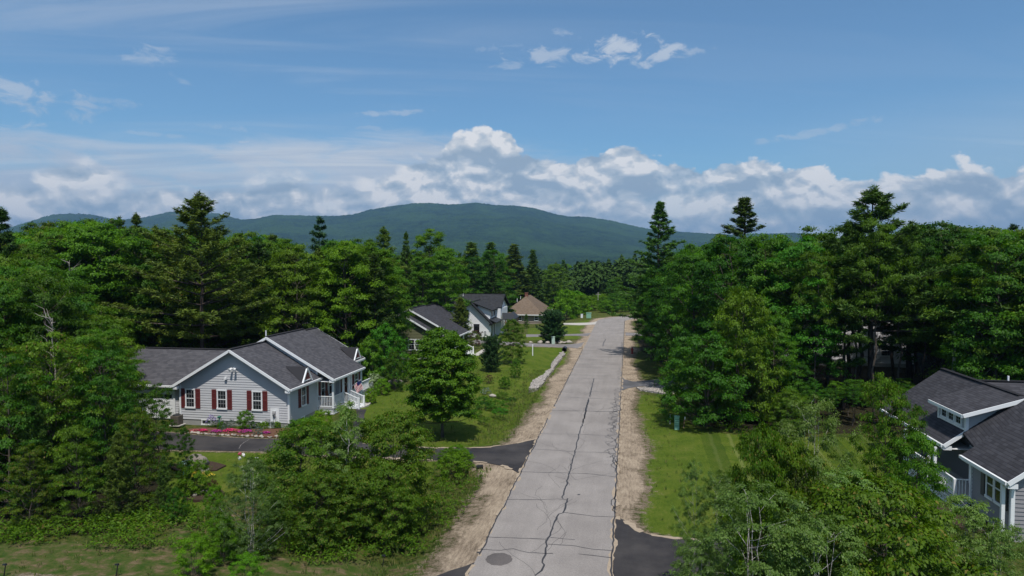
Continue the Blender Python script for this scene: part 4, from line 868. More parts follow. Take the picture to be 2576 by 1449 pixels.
# power pole with lines
x,y=D(*[ (1100+2237/3.22)/1.1925,196]); zb=HTs(x,y); o=thing('utility_pole','thin grey wooden power pole rising from the far roadside trees','utility pole',(x,y,zb))
b=MB(); b.cyl((x,y,zb),(x,y,zat(735,196)+0.0),.13,.09); b.build('pole',WOODP,o); b=MB(); b.box(x-.7,y-.06,zat(741,196),x+.7,y+.06,zat(741,196)+.1); b.build('crossarm',WOODP,o)
def boulder(x,y,s,lab,name='boulder',m=None,seed=0,flat=.62,group=None,cat='boulder',z=None):
    rng=np.random.RandomState(seed+11); n=10; mm=14; vs=[]; F=[]
    for i in range(n+1):
        th=math.pi*i/n
        for j in range(mm):
            ph=2*math.pi*j/mm; d=np.array([math.sin(th)*math.cos(ph),math.sin(th)*math.sin(ph),math.cos(th)])
            vs.append(d)
    vs=np.array(vs); off=rng.randn(9,3); amp=np.zeros(len(vs))
    for k in range(9): amp+=.16*np.sign(np.sin(vs@off[k]*1.8+k))*np.abs(np.sin(vs@off[k]*1.8+k))**.6/2
    vs=vs*(1+amp)[:,None]*np.array([s*.6,s*.5,s*flat*.6]); 
    for i in range(n):
        for j in range(mm): F.append((i*mm+j,(i+1)*mm+j,(i+1)*mm+(j+1)%mm,i*mm+(j+1)%mm))
    me=mesh_np(name,vs,np.array(F),smooth=False); o=addobj(name,me,m or ROCK); o.location=(x,y,(HTs(x,y) if z is None else z)+s*flat*.18); o.rotation_euler=(0,0,seed*1.3)
    return tag(o,lab,cat,group)
x,y,_=at(990,972); boulder(x,y,1.5,'rounded grey boulder on the lawn edge beyond the grey house porch',seed=1)
x,y,_=at(*[(500+475/5.3675)/1.1925,(1230+860/5.3675)/1.1925]); boulder(x,y,1.15,'large mossy boulder in the front garden bed',seed=2,flat=.8)
x,y,_=at(*[(500+570/5.3675)/1.1925,(1230+885/5.3675)/1.1925]); boulder(x,y,.8,'lighter leaning boulder at the right of the front garden bed',seed=3,flat=.9)
x,y,_=at(*[(500+580/5.3675)/1.1925,(1230+1000/5.3675)/1.1925]); boulder(x,y,.8,'small grey rock in front of the large mossy boulder',seed=4)
x,y,_=at(*C2((1218,1190))); boulder(x,y,.5,'white streaked rock beside the silver shrub on the lawn',seed=5,m=WROCK)
for k,(u,v,s) in enumerate([(1585,672,.6),(1680,672,.7),(1745,676,.55),(1815,676,.75),(1870,674,.8),(1910,676,.6),(1960,668,.8),(1270,662,.6)]):
    x,y,_=at(*C2((u,v))); boulder(x,y,s,('pale boulder, %s from the left, in the row along the grey driveway'%ORD[sorted([1585,1680,1745,1815,1870,1910,1960,1270]).index(u)]),seed=20+k,m=WROCK,group='boulders along the grey driveway')
for k in range(16):
    u=1665+rr.uniform(-25,45); v=974+rr.uniform(-6,8); x,y,_=at(u,v); boulder(x,y,rr.uniform(.25,.5),'grey brown rock piled on the gravel bank at the culvert',seed=40+k,group='rocks on the gravel bank',m=ROCK if k%3 else WROCK)
x,y,_=at(*C5((650,556))); b=MB(); b.cyl((x-.15,y,.02),(x+.25,y,.1),.13,.11,8); tag(b.build('drain_stub',BLACKP),'short black drain stub in the gravel below the front driveway','drain')
x,y,_=at(*C5((548,462))); b=MB(); b.box(x-.3,y-.22,.0,x+.3,y+.2,.22); b.box(x-.34,y-.26,.2,x+.34,y+.24,.26); tag(b.build('drain_box',simple('blue_black',(.02,.03,.05),.5,.2,4)),'dark blue box at the edge of the front driveway','box')
# heat pump, hose post and downspout by the grey house
o=thing('air_conditioner','weathered round topped air conditioning unit beside the grey house corner','air conditioner',(-34.9,48.3,0))
b=MB(); b.box(-35.45,47.8,0,-34.5,48.7,.06); b.build('base_slab',M_CONC,o); b=MB(); b.box(-35.35,47.9,.06,-34.65,48.55,.8); b.build('cabinet',WICK,o,bevel=.05); b=MB(); b.cyl((-35.0,48.22,.8),(-35.0,48.22,.85),.31,.29,18); b.build('fan_grille',BLACKP,o)
for q in range(12): pass
x,y,_=at(*Z1((785,1000))); b=MB(); b.box(x-.04,y-.04,-.1,x+.04,y+.04,.85); b.box(x-.16,y-.05,.62,x+.14,y+.05,.72); b.cyl((x-.1,y-.05,.5),(x-.1,y+.05,.5),.12); tag(b.build('hose_post',BLACKP),'black hose post right of the air conditioning unit','post')
x,y,_=at(*Z1((972,1035))); b=MB(); b.cyl((x,y,-.05),(x,y,.8),.03); b.cyl((x-.12,y,.78),(x+.14,y,.84),.08); tag(b.build('garden_ornament',simple('verdigris',(.05,.19,.14),.6,.2,4)),'small green garden ornament on a stick in the flower bed','ornament')
# rain barrel
x,y,_=at(*[(500+325/5.3675)/1.1925,(1230+1030/5.3675)/1.1925]); o=thing('bird_bath','teal basin with pale lid on a short stand in the front garden','bird bath',(x,y,0))
b=MB(); b.cyl((x,y,0),(x,y,.62),.22,.24,14); b.build('stand',TEAL,o); b=MB(); b.cyl((x,y,.62),(x,y,.72),.27,.40,18); b.cyl((x,y,.72),(x,y,.74),.40,.39,18); b.build('basin',simple('pale_teal',(.30,.48,.47),.3,.1,4,.5),o)
# garden path lights at the lower left
for k,(u,v,lab) in enumerate(((292,1443,'black stake garden light leaning on the dry grass at the bottom'),(10,1443,'black stake garden light in the bottom left corner'),(962,1420,'thin black stake garden light below the dark bushes'))):
    x,y,_=at(u,v); o=thing('garden_light',lab,'garden light',(x,y,0)); b=MB(); b.cyl((x,y,-.1),(x+.1,y,.40),.025,.02,6); b.build('stake',BLACKP,o); b=MB(); b.cyl((x-.03,y,.38),(x+.14,y-.02,.42),.035,.035,8); b.cyl((x+.1,y,.37),(x+.1,y,.44),.06,.03,10); b.build('lamp_head',BLACKP,o)
# front flower bed
bed=gp([(690,1052),(815,1040),(1100,1045),(1400,1050),(1560,1045),(1640,1005),(1640,1100),(1500,1112),(1390,1117),(1280,1112),(1150,1106),(1000,1098),(850,1090),(700,1080)],Z1)
b=MB(); b.prism([(x,min(y,49.05) if x<-25.9 else y) for x,y in bed],-.3,.03); b.build('mulch_bed',MULCH,kind='structure')
ed=gp([(690,1080),(850,1090),(1000,1098),(1150,1106),(1280,1112),(1390,1117),(1500,1112)],Z1); k=0
for (ax,ay),(bx,by) in zip(ed,ed[1:]):
    n=int(math.hypot(bx-ax,by-ay)/.24)
    for q in range(n):
        s=rr.uniform(.12,.26); boulder(ax+(bx-ax)*q/n+rr.uniform(-.06,.06),ay+(by-ay)*q/n+rr.uniform(-.12,.16),s,'small edging stone in the row between flower bed and driveway',name='edging_stone',m=WROCK if rr.random()<.6 else ROCK,seed=200+k,group='edging stones of the front flower bed',cat='stone',z=0); k+=1
for k in range(9):
    a=k*.4+3.0; x,y,_=at(512+22*math.cos(a),1246+7*math.sin(a)); boulder(x,y,.22,'white stone in the ring round the small bark bed',name='edging_stone',m=WROCK,seed=300+k,group='white stones of the small round bed',cat='stone',z=0)
x,y,_=at(515,1243); b=MB(); b.prism([(x+1.1*math.cos(q*.5236),y+.9*math.sin(q*.5236)) for q in range(12)],-.2,.0); b.build('mulch_bed',DMULCH,kind='structure')
x,y,_=at(495,1172); b=MB(); b.prism([(x+1.7*math.cos(q*.4488)*(1+.15*math.sin(q*2)),y+1.1*math.sin(q*.4488)) for q in range(14)],-.2,-.004); b.build('mulch_bed',DMULCH,kind='structure')
# ================================================================== vegetation
def unit(v): return v/(np.linalg.norm(v,axis=1,keepdims=True)+1e-9)
def leaves(C,Nrm,L,Wd,rng,axis=None,fold=.0):
    """rhombic leaves: centre C, normal Nrm, half length L, half width Wd"""
    n=len(C); r=unit(rng.randn(n,3)) if axis is None else unit(axis+.25*rng.randn(n,3)); Nrm=unit(Nrm)
    a=unit(r-(r*Nrm).sum(1,keepdims=True)*Nrm); b=np.cross(Nrm,a)
    L=np.asarray(L).reshape(-1,1)*np.ones((n,1)); Wd=np.asarray(Wd).reshape(-1,1)*np.ones((n,1))
    V=np.stack([C-a*L,C+b*Wd+Nrm*fold*Wd-a*L*.15,C+a*L-Nrm*L*.18,C-b*Wd+Nrm*fold*Wd-a*L*.15],1).reshape(-1,3)
    F=np.arange(4*n).reshape(-1,4); return V,F
def tubes(paths,n=5):
    """paths: list of (points(k,3), radii(k))"""
    VV=[];FF=[];b=0
    for P,Rd in paths:
        P=np.asarray(P,float); k=len(P); T=np.gradient(P,axis=0); T=unit(T); ref=np.array([[.3,.9,.2]]); A=unit(np.cross(T,ref)); B=np.cross(T,A)
        ang=np.arange(n)*2*np.pi/n; ring=P[:,None,:]+(A[:,None,:]*np.cos(ang)[None,:,None]+B[:,None,:]*np.sin(ang)[None,:,None])*np.asarray(Rd)[:,None,None]
        VV.append(ring.reshape(-1,3)); i=np.arange(k-1)[:,None]*n; j=np.arange(n)[None,:]; j2=(j+1)%n
        FF.append(np.stack([i+j,i+j2,i+n+j2,i+n+j],-1).reshape(-1,4)+b); b+=k*n
    return np.concatenate(VV),np.concatenate(FF)
def path(a,b,r0,r1,k=5,sag=0.0,wob=.0,rng=None):
    s=np.linspace(0,1,k)[:,None]; P=np.array(a)*(1-s)+np.array(b)*s; P[:,2]+=sag*(np.sin(s[:,0]*np.pi)); 
    if wob: P[1:-1]+=rng.randn(k-2,3)*wob
    return P,np.linspace(r0,r1,k)
PR={}
def broad(name,seed,H=10,R=3.5,zb=2.2,nc=90,twigs=11,lpt=12,ls=.16,lw=.55,flat=.5,rc=(.16,.30),bark=None,leaf=None,tr=.16,multi=1,top=.42,droop=0.0,up=.55,power=1.0,ragged=.25,spread=1.0,low=.0):
    rng=np.random.RandomState(seed); C=[];N=[];SZ=[];paths=[];AX=[]
    stems=[]
    for m in range(multi):
        a=rng.uniform(0,6.28); o=0 if multi==1 else R*.28; lean=np.array([math.cos(a)*o,math.sin(a)*o,0])
        stems.append((lean*.25,lean+np.array([0,0,H*.93]))); p,q=path(lean*.25+[0,0,-.3],lean+[0,0,H*.93],tr/(multi**.4),tr*.12,9,wob=H*.012,rng=rng); q[0]*=1.25; paths.append((p,q))
    for i in range(nc):
        t=(i+.5)/nc; t=t**power; z=zb+(H-zb)*t
        prof=math.sqrt(max(.02,1-((t-top)/(1.02-top if t>top else top+.30))**2)); rr_=R*prof*(1+ragged*rng.randn()*.6)
        rho=rr_*(1-.55*rng.rand()**1.6); ang=i*2.39996+rng.uniform(-.5,.5); c=np.array([rho*math.cos(ang),rho*math.sin(ang)*spread,z+rng.uniform(-.04,.04)*H])
        r=R*rng.uniform(*rc)*(.6+.5*prof)
        st=stems[rng.randint(len(stems))]
        if rng.rand()<(.5 if bark is not BIRCH else .22):
            zs=max(zb*.6,z-rho*.75); k=zs/(H*.93); base=st[0]*(1-k)+st[1]*k; base[2]=zs
            paths.append(path(base,c,tr*.34*(1-k*.7)/(multi**.4),.012*H/8,5,sag=-rho*.06,wob=.05*R/3,rng=rng))
        d=unit(rng.randn(twigs,3)); d[:,2]=np.abs(d[:,2])*.8-.12; outw=np.array([math.cos(ang),math.sin(ang),.25])*.55; d=unit(d+outw)
        d[:,2]*=flat; tl=r*rng.uniform(.6,1.25,twigs)*np.where(rng.rand(twigs)<.12,1.5,1)
        s=rng.uniform(.25,1.0,(twigs,lpt)); P=c[None,None,:]+d[:,None,:]*(tl[:,None]*s)[:,:,None]
        P=P+rng.randn(twigs,lpt,3)*ls*.75*np.array([1,1,.6]); P[:,:,2]-=droop*r*s**2
        C.append(P.reshape(-1,3)); nn=rng.randn(twigs,lpt,3)*.42+d[:,None,:]*1.0+np.array([0,0,up+.25]); N.append(nn.reshape(-1,3)); SZ.append((ls*rng.uniform(.65,1.25,twigs*lpt)))
        ax=np.repeat(d,lpt,0)-np.array([0,0,.25+droop]); AX.append(ax)
    C=np.concatenate(C);N=np.concatenate(N);SZ=np.concatenate(SZ);AX=np.concatenate(AX); keep=C[:,2]>max(.08,low)
    V,F=leaves(C[keep],N[keep],SZ[keep]*.5,SZ[keep]*.5*lw,rng,AX[keep],.25)
    me=mesh_np(name+'_crown',V,F); me.materials.append(leaf)
    V,F=tubes(paths,5); mt=mesh_np(name+'_trunk',V,F,smooth=True); mt.materials.append(bark)
    PR[name]=(mt,me,H)
def pine(name,seed,H=18,R=3.6,zb=4,gap=.62,nb=5,tuf=9,ned=13,nl=.26,nw=.035,leaf=None,shape=.75,tilt=.12,droop=0.0,fan=.42,tr=.24,gapp=.12,dead=True,topthin=0.0,flatn=.35):
    rng=np.random.RandomState(seed); paths=[path((0,0,-.3),(rng.uniform(-.2,.2),rng.uniform(-.2,.2),H),tr,.025,12,wob=.03,rng=rng)]; C=[];DR=[];
    z=zb; 
    while z<H-.25:
        t=(z-zb)/(H-zb); L0=R*max(.04,(1-t)**shape)*(1.0 if t>.12 else .75+.25*t/.12)
        n=nb if L0>.6 else 4
        a0=rng.uniform(0,6.28); whorl=rng.uniform(.8,1.15)
        for b in range(n):
            if rng.rand()<gapp: continue
            ang=a0+b*6.283/n+rng.uniform(-.3,.3); L=L0*whorl*rng.uniform(.62,1.15)
            el=tilt+t*.55+rng.uniform(-.08,.10); dirh=np.array([math.cos(ang),math.sin(ang),0]); side=np.array([-math.sin(ang),math.cos(ang),0])
            s=np.linspace(0,1,5); bz=z+L*(np.tan(el)*s+ .10*s**2-droop*s**1.5); BP=np.outer(L*s,dirh); BP[:,2]=bz; paths.append((BP,np.linspace(.022+.012*L,.010,5)))
            nt=max(3,int(tuf*(L/R+.25)))
            ts=rng.uniform(.22,1.03,nt)**.8; lat=rng.uniform(-1,1,nt)*fan*L*(1.08-ts)*1.1
            c=np.outer(ts*L,dirh)+np.outer(lat,side); c[:,2]=np.interp(ts,s,bz)+rng.uniform(-.03,.10,nt)-droop*np.abs(lat)*.4
            C.append(c); DR.append(unit(np.outer(np.ones(nt),dirh)*.7+np.outer(lat/(fan*L+.01),side)*.8+np.array([0,0,.45])))
        z+=gap*rng.uniform(.75,1.25)*(1-.5*t)
    # leader
    nt=8; c=np.zeros((nt,3)); c[:,2]=np.linspace(H-.7,H,nt); C.append(c); DR.append(np.tile([[0,0,1.0]],(nt,1)))
    C=np.concatenate(C);DR=np.concatenate(DR); n=len(C)
    d=unit(np.repeat(DR,ned,0)*.75+rng.randn(n*ned,3)*np.array([.75,.75,flatn+.1])); ll=nl*rng.uniform(.6,1.25,n*ned)
    P=np.repeat(C,ned,0)+d*(ll*.5)[:,None]+rng.randn(n*ned,3)*nl*.22
    Nn=rng.randn(n*ned,3)*.6+np.array([0,0,.9]); V,F=leaves(P,Nn,ll*.5,np.full(len(P),nw),rng,d*4)
    me=mesh_np(name+'_crown',V,F); me.materials.append(leaf); 
    if dead and zb>2:
        for _ in range(10):
            zz=rng.uniform(zb*.35,zb); ang=rng.uniform(0,6.28); L=rng.uniform(.5,1.6); paths.append(path((0,0,zz),(L*math.cos(ang),L*math.sin(ang),zz+rng.uniform(-.2,.2)),.03,.01,3))
    V,F=tubes(paths,6); mt=mesh_np(name+'_trunk',V,F,smooth=True); mt.materials.append(PBARK); PR[name]=(mt,me,H)
# forest prototypes
broad('oak_a',1,15,4.0,3.0,105,17,17,.225,leaf=L_OAK,bark=BARK,tr=.22,rc=(.19,.30),flat=.62)
broad('oak_b',2,15,3.6,3.0,100,17,17,.225,leaf=L_OAK,bark=BARK,tr=.2,top=.5,rc=(.2,.33),flat=.6)
broad('oak_c',3,15,4.4,4.0,120,16,16,.225,leaf=L_BCH,bark=BARK,tr=.22,flat=.36,ragged=.35,rc=(.17,.28))
broad('oak_d',4,15,3.4,2.5,100,17,17,.225,leaf=L_BRT,bark=BARK,tr=.2,top=.38,power=.9,rc=(.2,.32),flat=.65)
broad('oak_e',5,15,3.8,8.3,60,16,16,.225,leaf=L_OAK,bark=BARK,tr=.2,top=.5,ragged=.4,rc=(.19,.3))
broad('beech_a',6,10,3.2,.9,120,12,14,.19,leaf=L_BCH,bark=BARK,tr=.14,flat=.26,top=.35,ragged=.3,lw=.5)
broad('beech_b',7,10,3.0,.7,115,12,14,.19,leaf=L_OAK,bark=BARK,tr=.14,flat=.3,top=.32,ragged=.35,lw=.5)
broad('maple',8,7.6,2.4,1.7,300,12,17,.15,leaf=L_MAP,bark=BARK,tr=.12,top=.30,flat=.6,rc=(.15,.25),ragged=.10,lw=.75,power=1.15)
broad('young_maple',9,7,2.9,.35,125,12,15,.17,leaf=L_OAK,bark=BARK,tr=.1,top=.34,flat=.5,ragged=.25,multi=3,lw=.6)
broad('shrub_mass',10,5.4,2.7,.15,190,12,18,.13,leaf=L_SHR,bark=BARK,tr=.09,top=.40,flat=.5,ragged=.25,multi=4,lw=.6)
broad('shrub_mass_b',11,5.4,2.5,.15,190,12,18,.13,leaf=L_SHR,bark=BARK,tr=.09,top=.42,flat=.45,ragged=.3,multi=4,lw=.6)
broad('birch_thin',27,7.5,1.7,.5,140,9,17,.095,leaf=L_BIR,bark=BIRCH,tr=.05,top=.38,flat=.85,ragged=.45,multi=2,lw=.62,droop=.35,rc=(.15,.34))
broad('birch',12,7.5,1.9,.5,150,10,21,.095,leaf=L_BIR,bark=BIRCH,tr=.07,top=.38,flat=.85,ragged=.4,multi=3,lw=.62,droop=.35,rc=(.18,.42))
broad('birch_single',26,6.0,1.35,1.6,60,9,18,.10,leaf=L_BIR,bark=BIRCH,tr=.085,top=.4,flat=.85,ragged=.4,multi=1,lw=.62,droop=.3,rc=(.2,.42))
broad('birch_b',13,7.5,2.3,.4,165,10,21,.095,leaf=L_BIR,bark=BIRCH,tr=.07,top=.34,flat=.85,ragged=.45,multi=4,lw=.62,droop=.3,rc=(.16,.40))
broad('ash',14,5.0,2.4,.2,70,12,15,.18,leaf=L_BRT,bark=BARK,tr=.08,top=.4,flat=.35,ragged=.35,multi=3,lw=.42)
broad('round_bush',15,1.6,.95,.1,50,10,14,.09,leaf=L_BRT,bark=BARK,tr=.04,top=.4,flat=.8,rc=(.2,.34),ragged=.08,multi=3)
broad('thicket',16,5.5,2.4,.2,80,11,13,.20,leaf=L_OAK,bark=BARK,tr=.08,top=.42,flat=.6,ragged=.35,multi=4)
broad('far_bush',17,4,2.4,.1,55,10,10,.26,leaf=L_BRT,bark=BARK,tr=.08,top=.42,flat=.7,ragged=.2,multi=2)
broad('silver_bush',18,.9,.6,.05,30,9,10,.06,leaf=L_BLU,bark=BARK,tr=.02,top=.4,ragged=.1,multi=3)
broad('red_bush',19,2.3,1.2,.2,40,10,12,.10,leaf=L_RED,bark=BARK,tr=.05,top=.45,ragged=.4,multi=4)
broad('white_bush',20,2.0,1.2,.2,45,10,12,.13,leaf=L_WHT,bark=BARK,tr=.04,top=.42,ragged=.3,multi=3,lw=.4)
broad('hosta',21,.75,.75,.05,34,7,5,.30,leaf=L_WHT,bark=BARK,tr=.015,top=.35,flat=.4,ragged=.1,multi=3,lw=.62,rc=(.2,.35))
pine('pine_a',1,18,3.9,4.5,1.15,5,24,16,.44,.05,L_PIN,flatn=.2)
pine('pine_b',2,18,3.3,4,1.1,5,22,16,.44,.05,L_PIN,shape=.9,flatn=.2)
pine('pine_c',3,18,2.7,6,1.35,5,18,16,.42,.05,L_DPN,flatn=.2,shape=.6,gapp=.2,tilt=.0,droop=.03)
pine('pine_wide',4,19,7.6,5.5,1.0,5,36,17,.42,.045,L_PIN,shape=1.0,gapp=.16,tilt=.08,flatn=.2,fan=.36)
pine('pine_narrow',5,20,5.4,5,.85,5,26,17,.34,.045,L_PIN,shape=.98,gapp=.16,tilt=-.02,flatn=.15,fan=.30)
pine('spruce',6,15,2.9,1.2,.8,6,18,14,.42,.055,L_PIN,flatn=.2,shape=.95,tilt=-.05,droop=.12,gapp=.04)
pine('young_pine',7,8,2.3,.3,.36,6,15,17,.24,.024,L_PIN,shape=.8,tr=.11,gapp=.1,dead=False)
pine('pine_bush',8,4.7,2.9,.1,.22,7,18,14,.24,.035,L_DPN,shape=.42,tr=.1,gapp=.05,tilt=.25,dead=False)
pine('spruce_small',9,3.0,.95,.1,.22,6,7,10,.16,.02,L_OAK,shape=.8,tr=.05,dead=False)
broad('juniper',25,1.0,1.0,.05,40,9,12,.09,leaf=L_OAK,bark=BARK,tr=.02,top=.3,flat=.5,ragged=.2,multi=3)
def plant(p,x,y,H,name,label,cat,group=None,w=1.0,rz=None,z=None,rng=random):
    mt,me,Hp=PR[p]; s=H/Hp; root=thing(name,label,cat,(x,y,(HTs(x,y) if z is None else z)-.05),group,rz if rz is not None else rng.uniform(0,6.28)); root.scale=(s*w,s*w,s)
    a=bpy.data.objects.new('trunk' if H>2.5 else 'stem',mt); COL.objects.link(a); a.parent=root
    b=bpy.data.objects.new('crown' if H>2.5 else 'foliage',me); COL.objects.link(b); b.parent=root
    return root
def pt(p,u,d,vtop,name,label,cat='tree',group=None,w=1.0,**k):
    x,y=D(u,d); z0=HTs(x,y); return plant(p,x,y,zat(vtop,d)-z0,name,label,cat,group,w,z=z0,**k)
rt=random.Random(12)
# ---- singled out trees (u, depth, v of the top)
pt('pine_wide',503,66,489,'pine_tree','tallest white pine with upswept limbs behind the grey house, against the hills',w=1.2,rz=.4)
pt('pine_b',8,62,528,'pine_tree','dark pine cut by the left edge of the frame',w=.95)
pt('pine_b',345,84,541,'pine_tree','ragged pine top left of the tallest white pine',w=.9)
pt('pine_a',302,82,549,'pine_tree','lower pine top at the left of a ragged pine top',w=.8)
pt('pine_c',805,86,548,'pine_tree','flat topped dark pine right of the grey house vent pipe',w=.95)
pt('spruce',686,92,594,'spruce_tree','golden green pointed spruce between two pines',w=1.2)
pt('pine_a',966,104,572,'pine_tree','broad pine standing over the left end of the green house',w=.85)
pt('pine_b',1022,108,586,'pine_tree','narrow pine close to the bright broadleaf crowns behind the green house',w=.7)
pt('oak_d',1085,122,588,'broadleaf_tree','tallest bright green crown behind the green house',w=1.1)
pt('oak_d',1120,112,636,'broadleaf_tree','bright rounded crown in front of the tallest bright green crown',w=1.15)
pt('oak_d',1062,110,655,'broadleaf_tree','bright spreading crown above the green house roof ridge',w=1.1)
pt('spruce',1186,150,612,'spruce_tree','first of the dark spruces behind the white farmhouse',w=1.8)
pt('spruce',1236,152,612,'spruce_tree','spruce with a thin tip above the white farmhouse roof',w=1.75)
pt('spruce',1292,196,616,'spruce_tree','wide dark spruce between white farmhouse and tan house',w=2.0)
pt('spruce',1340,200,630,'spruce_tree','dark spruce above the chimney of the tan house',w=1.4)
pt('oak_b',1395,205,668,'broadleaf_tree','dark rounded tree behind the tan hipped roof',w=1.1)
pt('young_pine',1158,99,748,'pine_tree','small pine with long limbs in front of the white farmhouse gable',w=1.15)
pt('red_bush',1197,104,846-15,'shrub','reddish shrub between the green house and the white farmhouse',cat='shrub',w=.8)
pt('pine_narrow',1659,92,510,'pine_tree','tall narrow layered pine just right of the road end',w=1.3,rz=1.0)
pt('pine_narrow',1871,84,500,'pine_tree','tall sparse pine rising above the right hand woods',w=1.5,rz=2.6)
pt('pine_wide',2196,61,474,'pine_tree','largest broad pine of the right hand woods',w=1.3,rz=2.0)
pt('pine_a',2290,66,560,'pine_tree','lower pine leaning against the largest broad pine',w=1.2)
pt('pine_b',2130,60,560,'pine_tree','left companion of the largest broad pine',w=.75)
pt('pine_c',2545,92,566,'pine_tree','small distant pine top at the right edge of the sky',w=1.0)
pt('pine_c',2503,100,588,'pine_tree','faint short pine top left of the distant right edge pine',w=.9)
pt('maple',1112,50.2,838,'maple_tree','dense round maple on the front lawn left of the road',w=1.02)
pt('young_maple',1288,86,806,'broadleaf_tree','oval leafy tree by the grey driveway',w=.72)
pt('pine_bush',1236,80,858,'pine_tree','small dark pine on the lawn left of the oval leafy tree',w=.72)
pt('red_bush',1230,72,944,'shrub','brown twiggy bush at the foot of the small dark pine',cat='shrub',w=1.0)
pt('thicket',1298,76,905,'shrub','slender green shrub behind the bright round bush',cat='shrub',w=.65)
pt('round_bush',1270,69.5,950,'shrub','bright round bush on the lawn',cat='shrub',w=.85)
pt('silver_bush',1222,66,980-3,'shrub','silvery low shrub beside the white streaked rock',cat='shrub',w=1.2)
pt('pine_bush',1389,108,793,'pine_tree','wide round dark pine by the two driveways',w=1.0)
pt('far_bush',1424,158,733,'broadleaf_tree','bright tree on the far lawn right of the tan house',w=.8)
pt('far_bush',1462,166,744,'broadleaf_tree','second bright tree, darker, on the far lawn near the road bend',w=.75)
pt('spruce_small',1324,145,790,'spruce_tree','small cone shaped spruce in front of the tan house wall',w=.9)
# right hand woods, front edge
for (p,u,d,v,w_,lab) in [('oak_a',1640,90,688,.8,'broadleaf tree first at the road edge of the right woods'),('oak_b',1685,78,672,.9,'full crowned tree leaning to the road beyond the fire hydrant'),('oak_a',1745,68,628,.95,'deep green tree in the front row left of the sparse tall pine'),('oak_a',1835,64,612,1.0,'tall full tree under the sparse tall pine'),('oak_b',1925,63,603,1.0,'tall tree right of the sparse tall pine'),('oak_a',2010,62,612,1.0,'broadleaf tree halfway between the sparse pine and the largest pine'),('oak_e',2085,66,580,.95,'layered tree touching the left side of the largest pine'),('oak_c',2375,64,572,1.0,'wide light green crown right of the largest pine'),('oak_c',2465,62,588,1.0,'airy crown against the sky near the right edge'),('oak_d',2560,60,604,.95,'light green tree at the right edge above the grey ranch house'),('oak_e',2300,70,600,.9,'dark broadleaf tree behind the lower leaning pine'),
  ('young_maple',1775,53.5,843,1.05,'young maple at the wood edge behind the mint green pedestal'),('young_maple',1870,55,735,.62,'tall leafy maple at the edge of the mown right lawn'),('shrub_mass',1990,51.5,985,.85,'low leafy maple bush at the far edge of the mown right lawn'),('thicket',1720,60,890,.8,'shrub at the end of the short right driveway'),('beech_b',1950,56,800,.8,'dark leafy tree behind the low maple bush'),('young_pine',1915,54,900,.7,'young pine among the maples at the lawn edge')]:
    pt(p,u,d,v,'broadleaf_tree' if 'pine' not in p else 'pine_tree',lab,w=w_)
# bare trunks in the dark under storey
for k,(u,d,v) in enumerate([(2057,57,640),(2156,59,600),(2206,56,560),(2268,58,600),(2330,60,600),(2420,58,640),(2500,57,640)]):
    pt('pine_tall' if 0 else 'oak_e',u,d+2,v,'broadleaf_tree','bare dark trunk at the right wood edge, '+['leftmost, before the pale house gable','second from the left before the pale house','below the largest broad pine','right of the largest broad pine','behind the ranch house left eave','behind the ranch house roof peak','behind the ranch house rear roof'][k],group='bare trunked trees of the right woods',w=.55)
# foreground right
for (p,u,d,v,w_,lab) in [('birch_thin',1752,25.0,1172,.5,'slim feathery birch leftmost in the right foreground'),('birch_thin',1822,24.5,1197,.65,'second slim birch from the left in the right foreground'),('shrub_mass_b',1990,25,1110,.42,'dark leafy crown half behind the largest pale birch'),('birch_b',2057,25.5,1010,.60,'largest pale feathery birch in the right foreground'),('birch',2150,23.0,1190,.9,'birch right of the largest pale birch'),('birch_b',1930,21.5,1235,1.1,'leafy birch at the bottom edge right of the dark driveway'),('birch',2440,22.5,1262,.95,'pale birch hiding the wall of the grey ranch house'),('birch_b',2540,21.5,1330,.9,'low birch in the bottom right corner'),('beech_a',2236,28.5,960,.50,'bright upright cherry tree in front of the grey ranch house roof'),('beech_a',2292,28.5,1015,.5,'second upright cherry tree hiding the ranch house eave'),('beech_b',2320,25.5,1105,.62,'darker leafy tree beside the lattice porch'),('shrub_mass_b',1925,24.8,1088,.36,'dark leafy crown left of the largest pale birch'),('ash',1925,23,1255,.5,'bright broad leaved sapling among the birches'),('shrub_mass_b',2220,22,1230,1.0,'dense dark shrub at the bottom edge between birches'),('birch',1765,21.5,1372,.9,'small birch sprouts beside the bottom right driveway'),('birch_b',2080,20.5,1310,.9,'birch filling the bottom edge at the right')]:
    pt(p,u,d,v,'birch_tree' if 'birch' in p else 'broadleaf_tree',lab,w=w_)
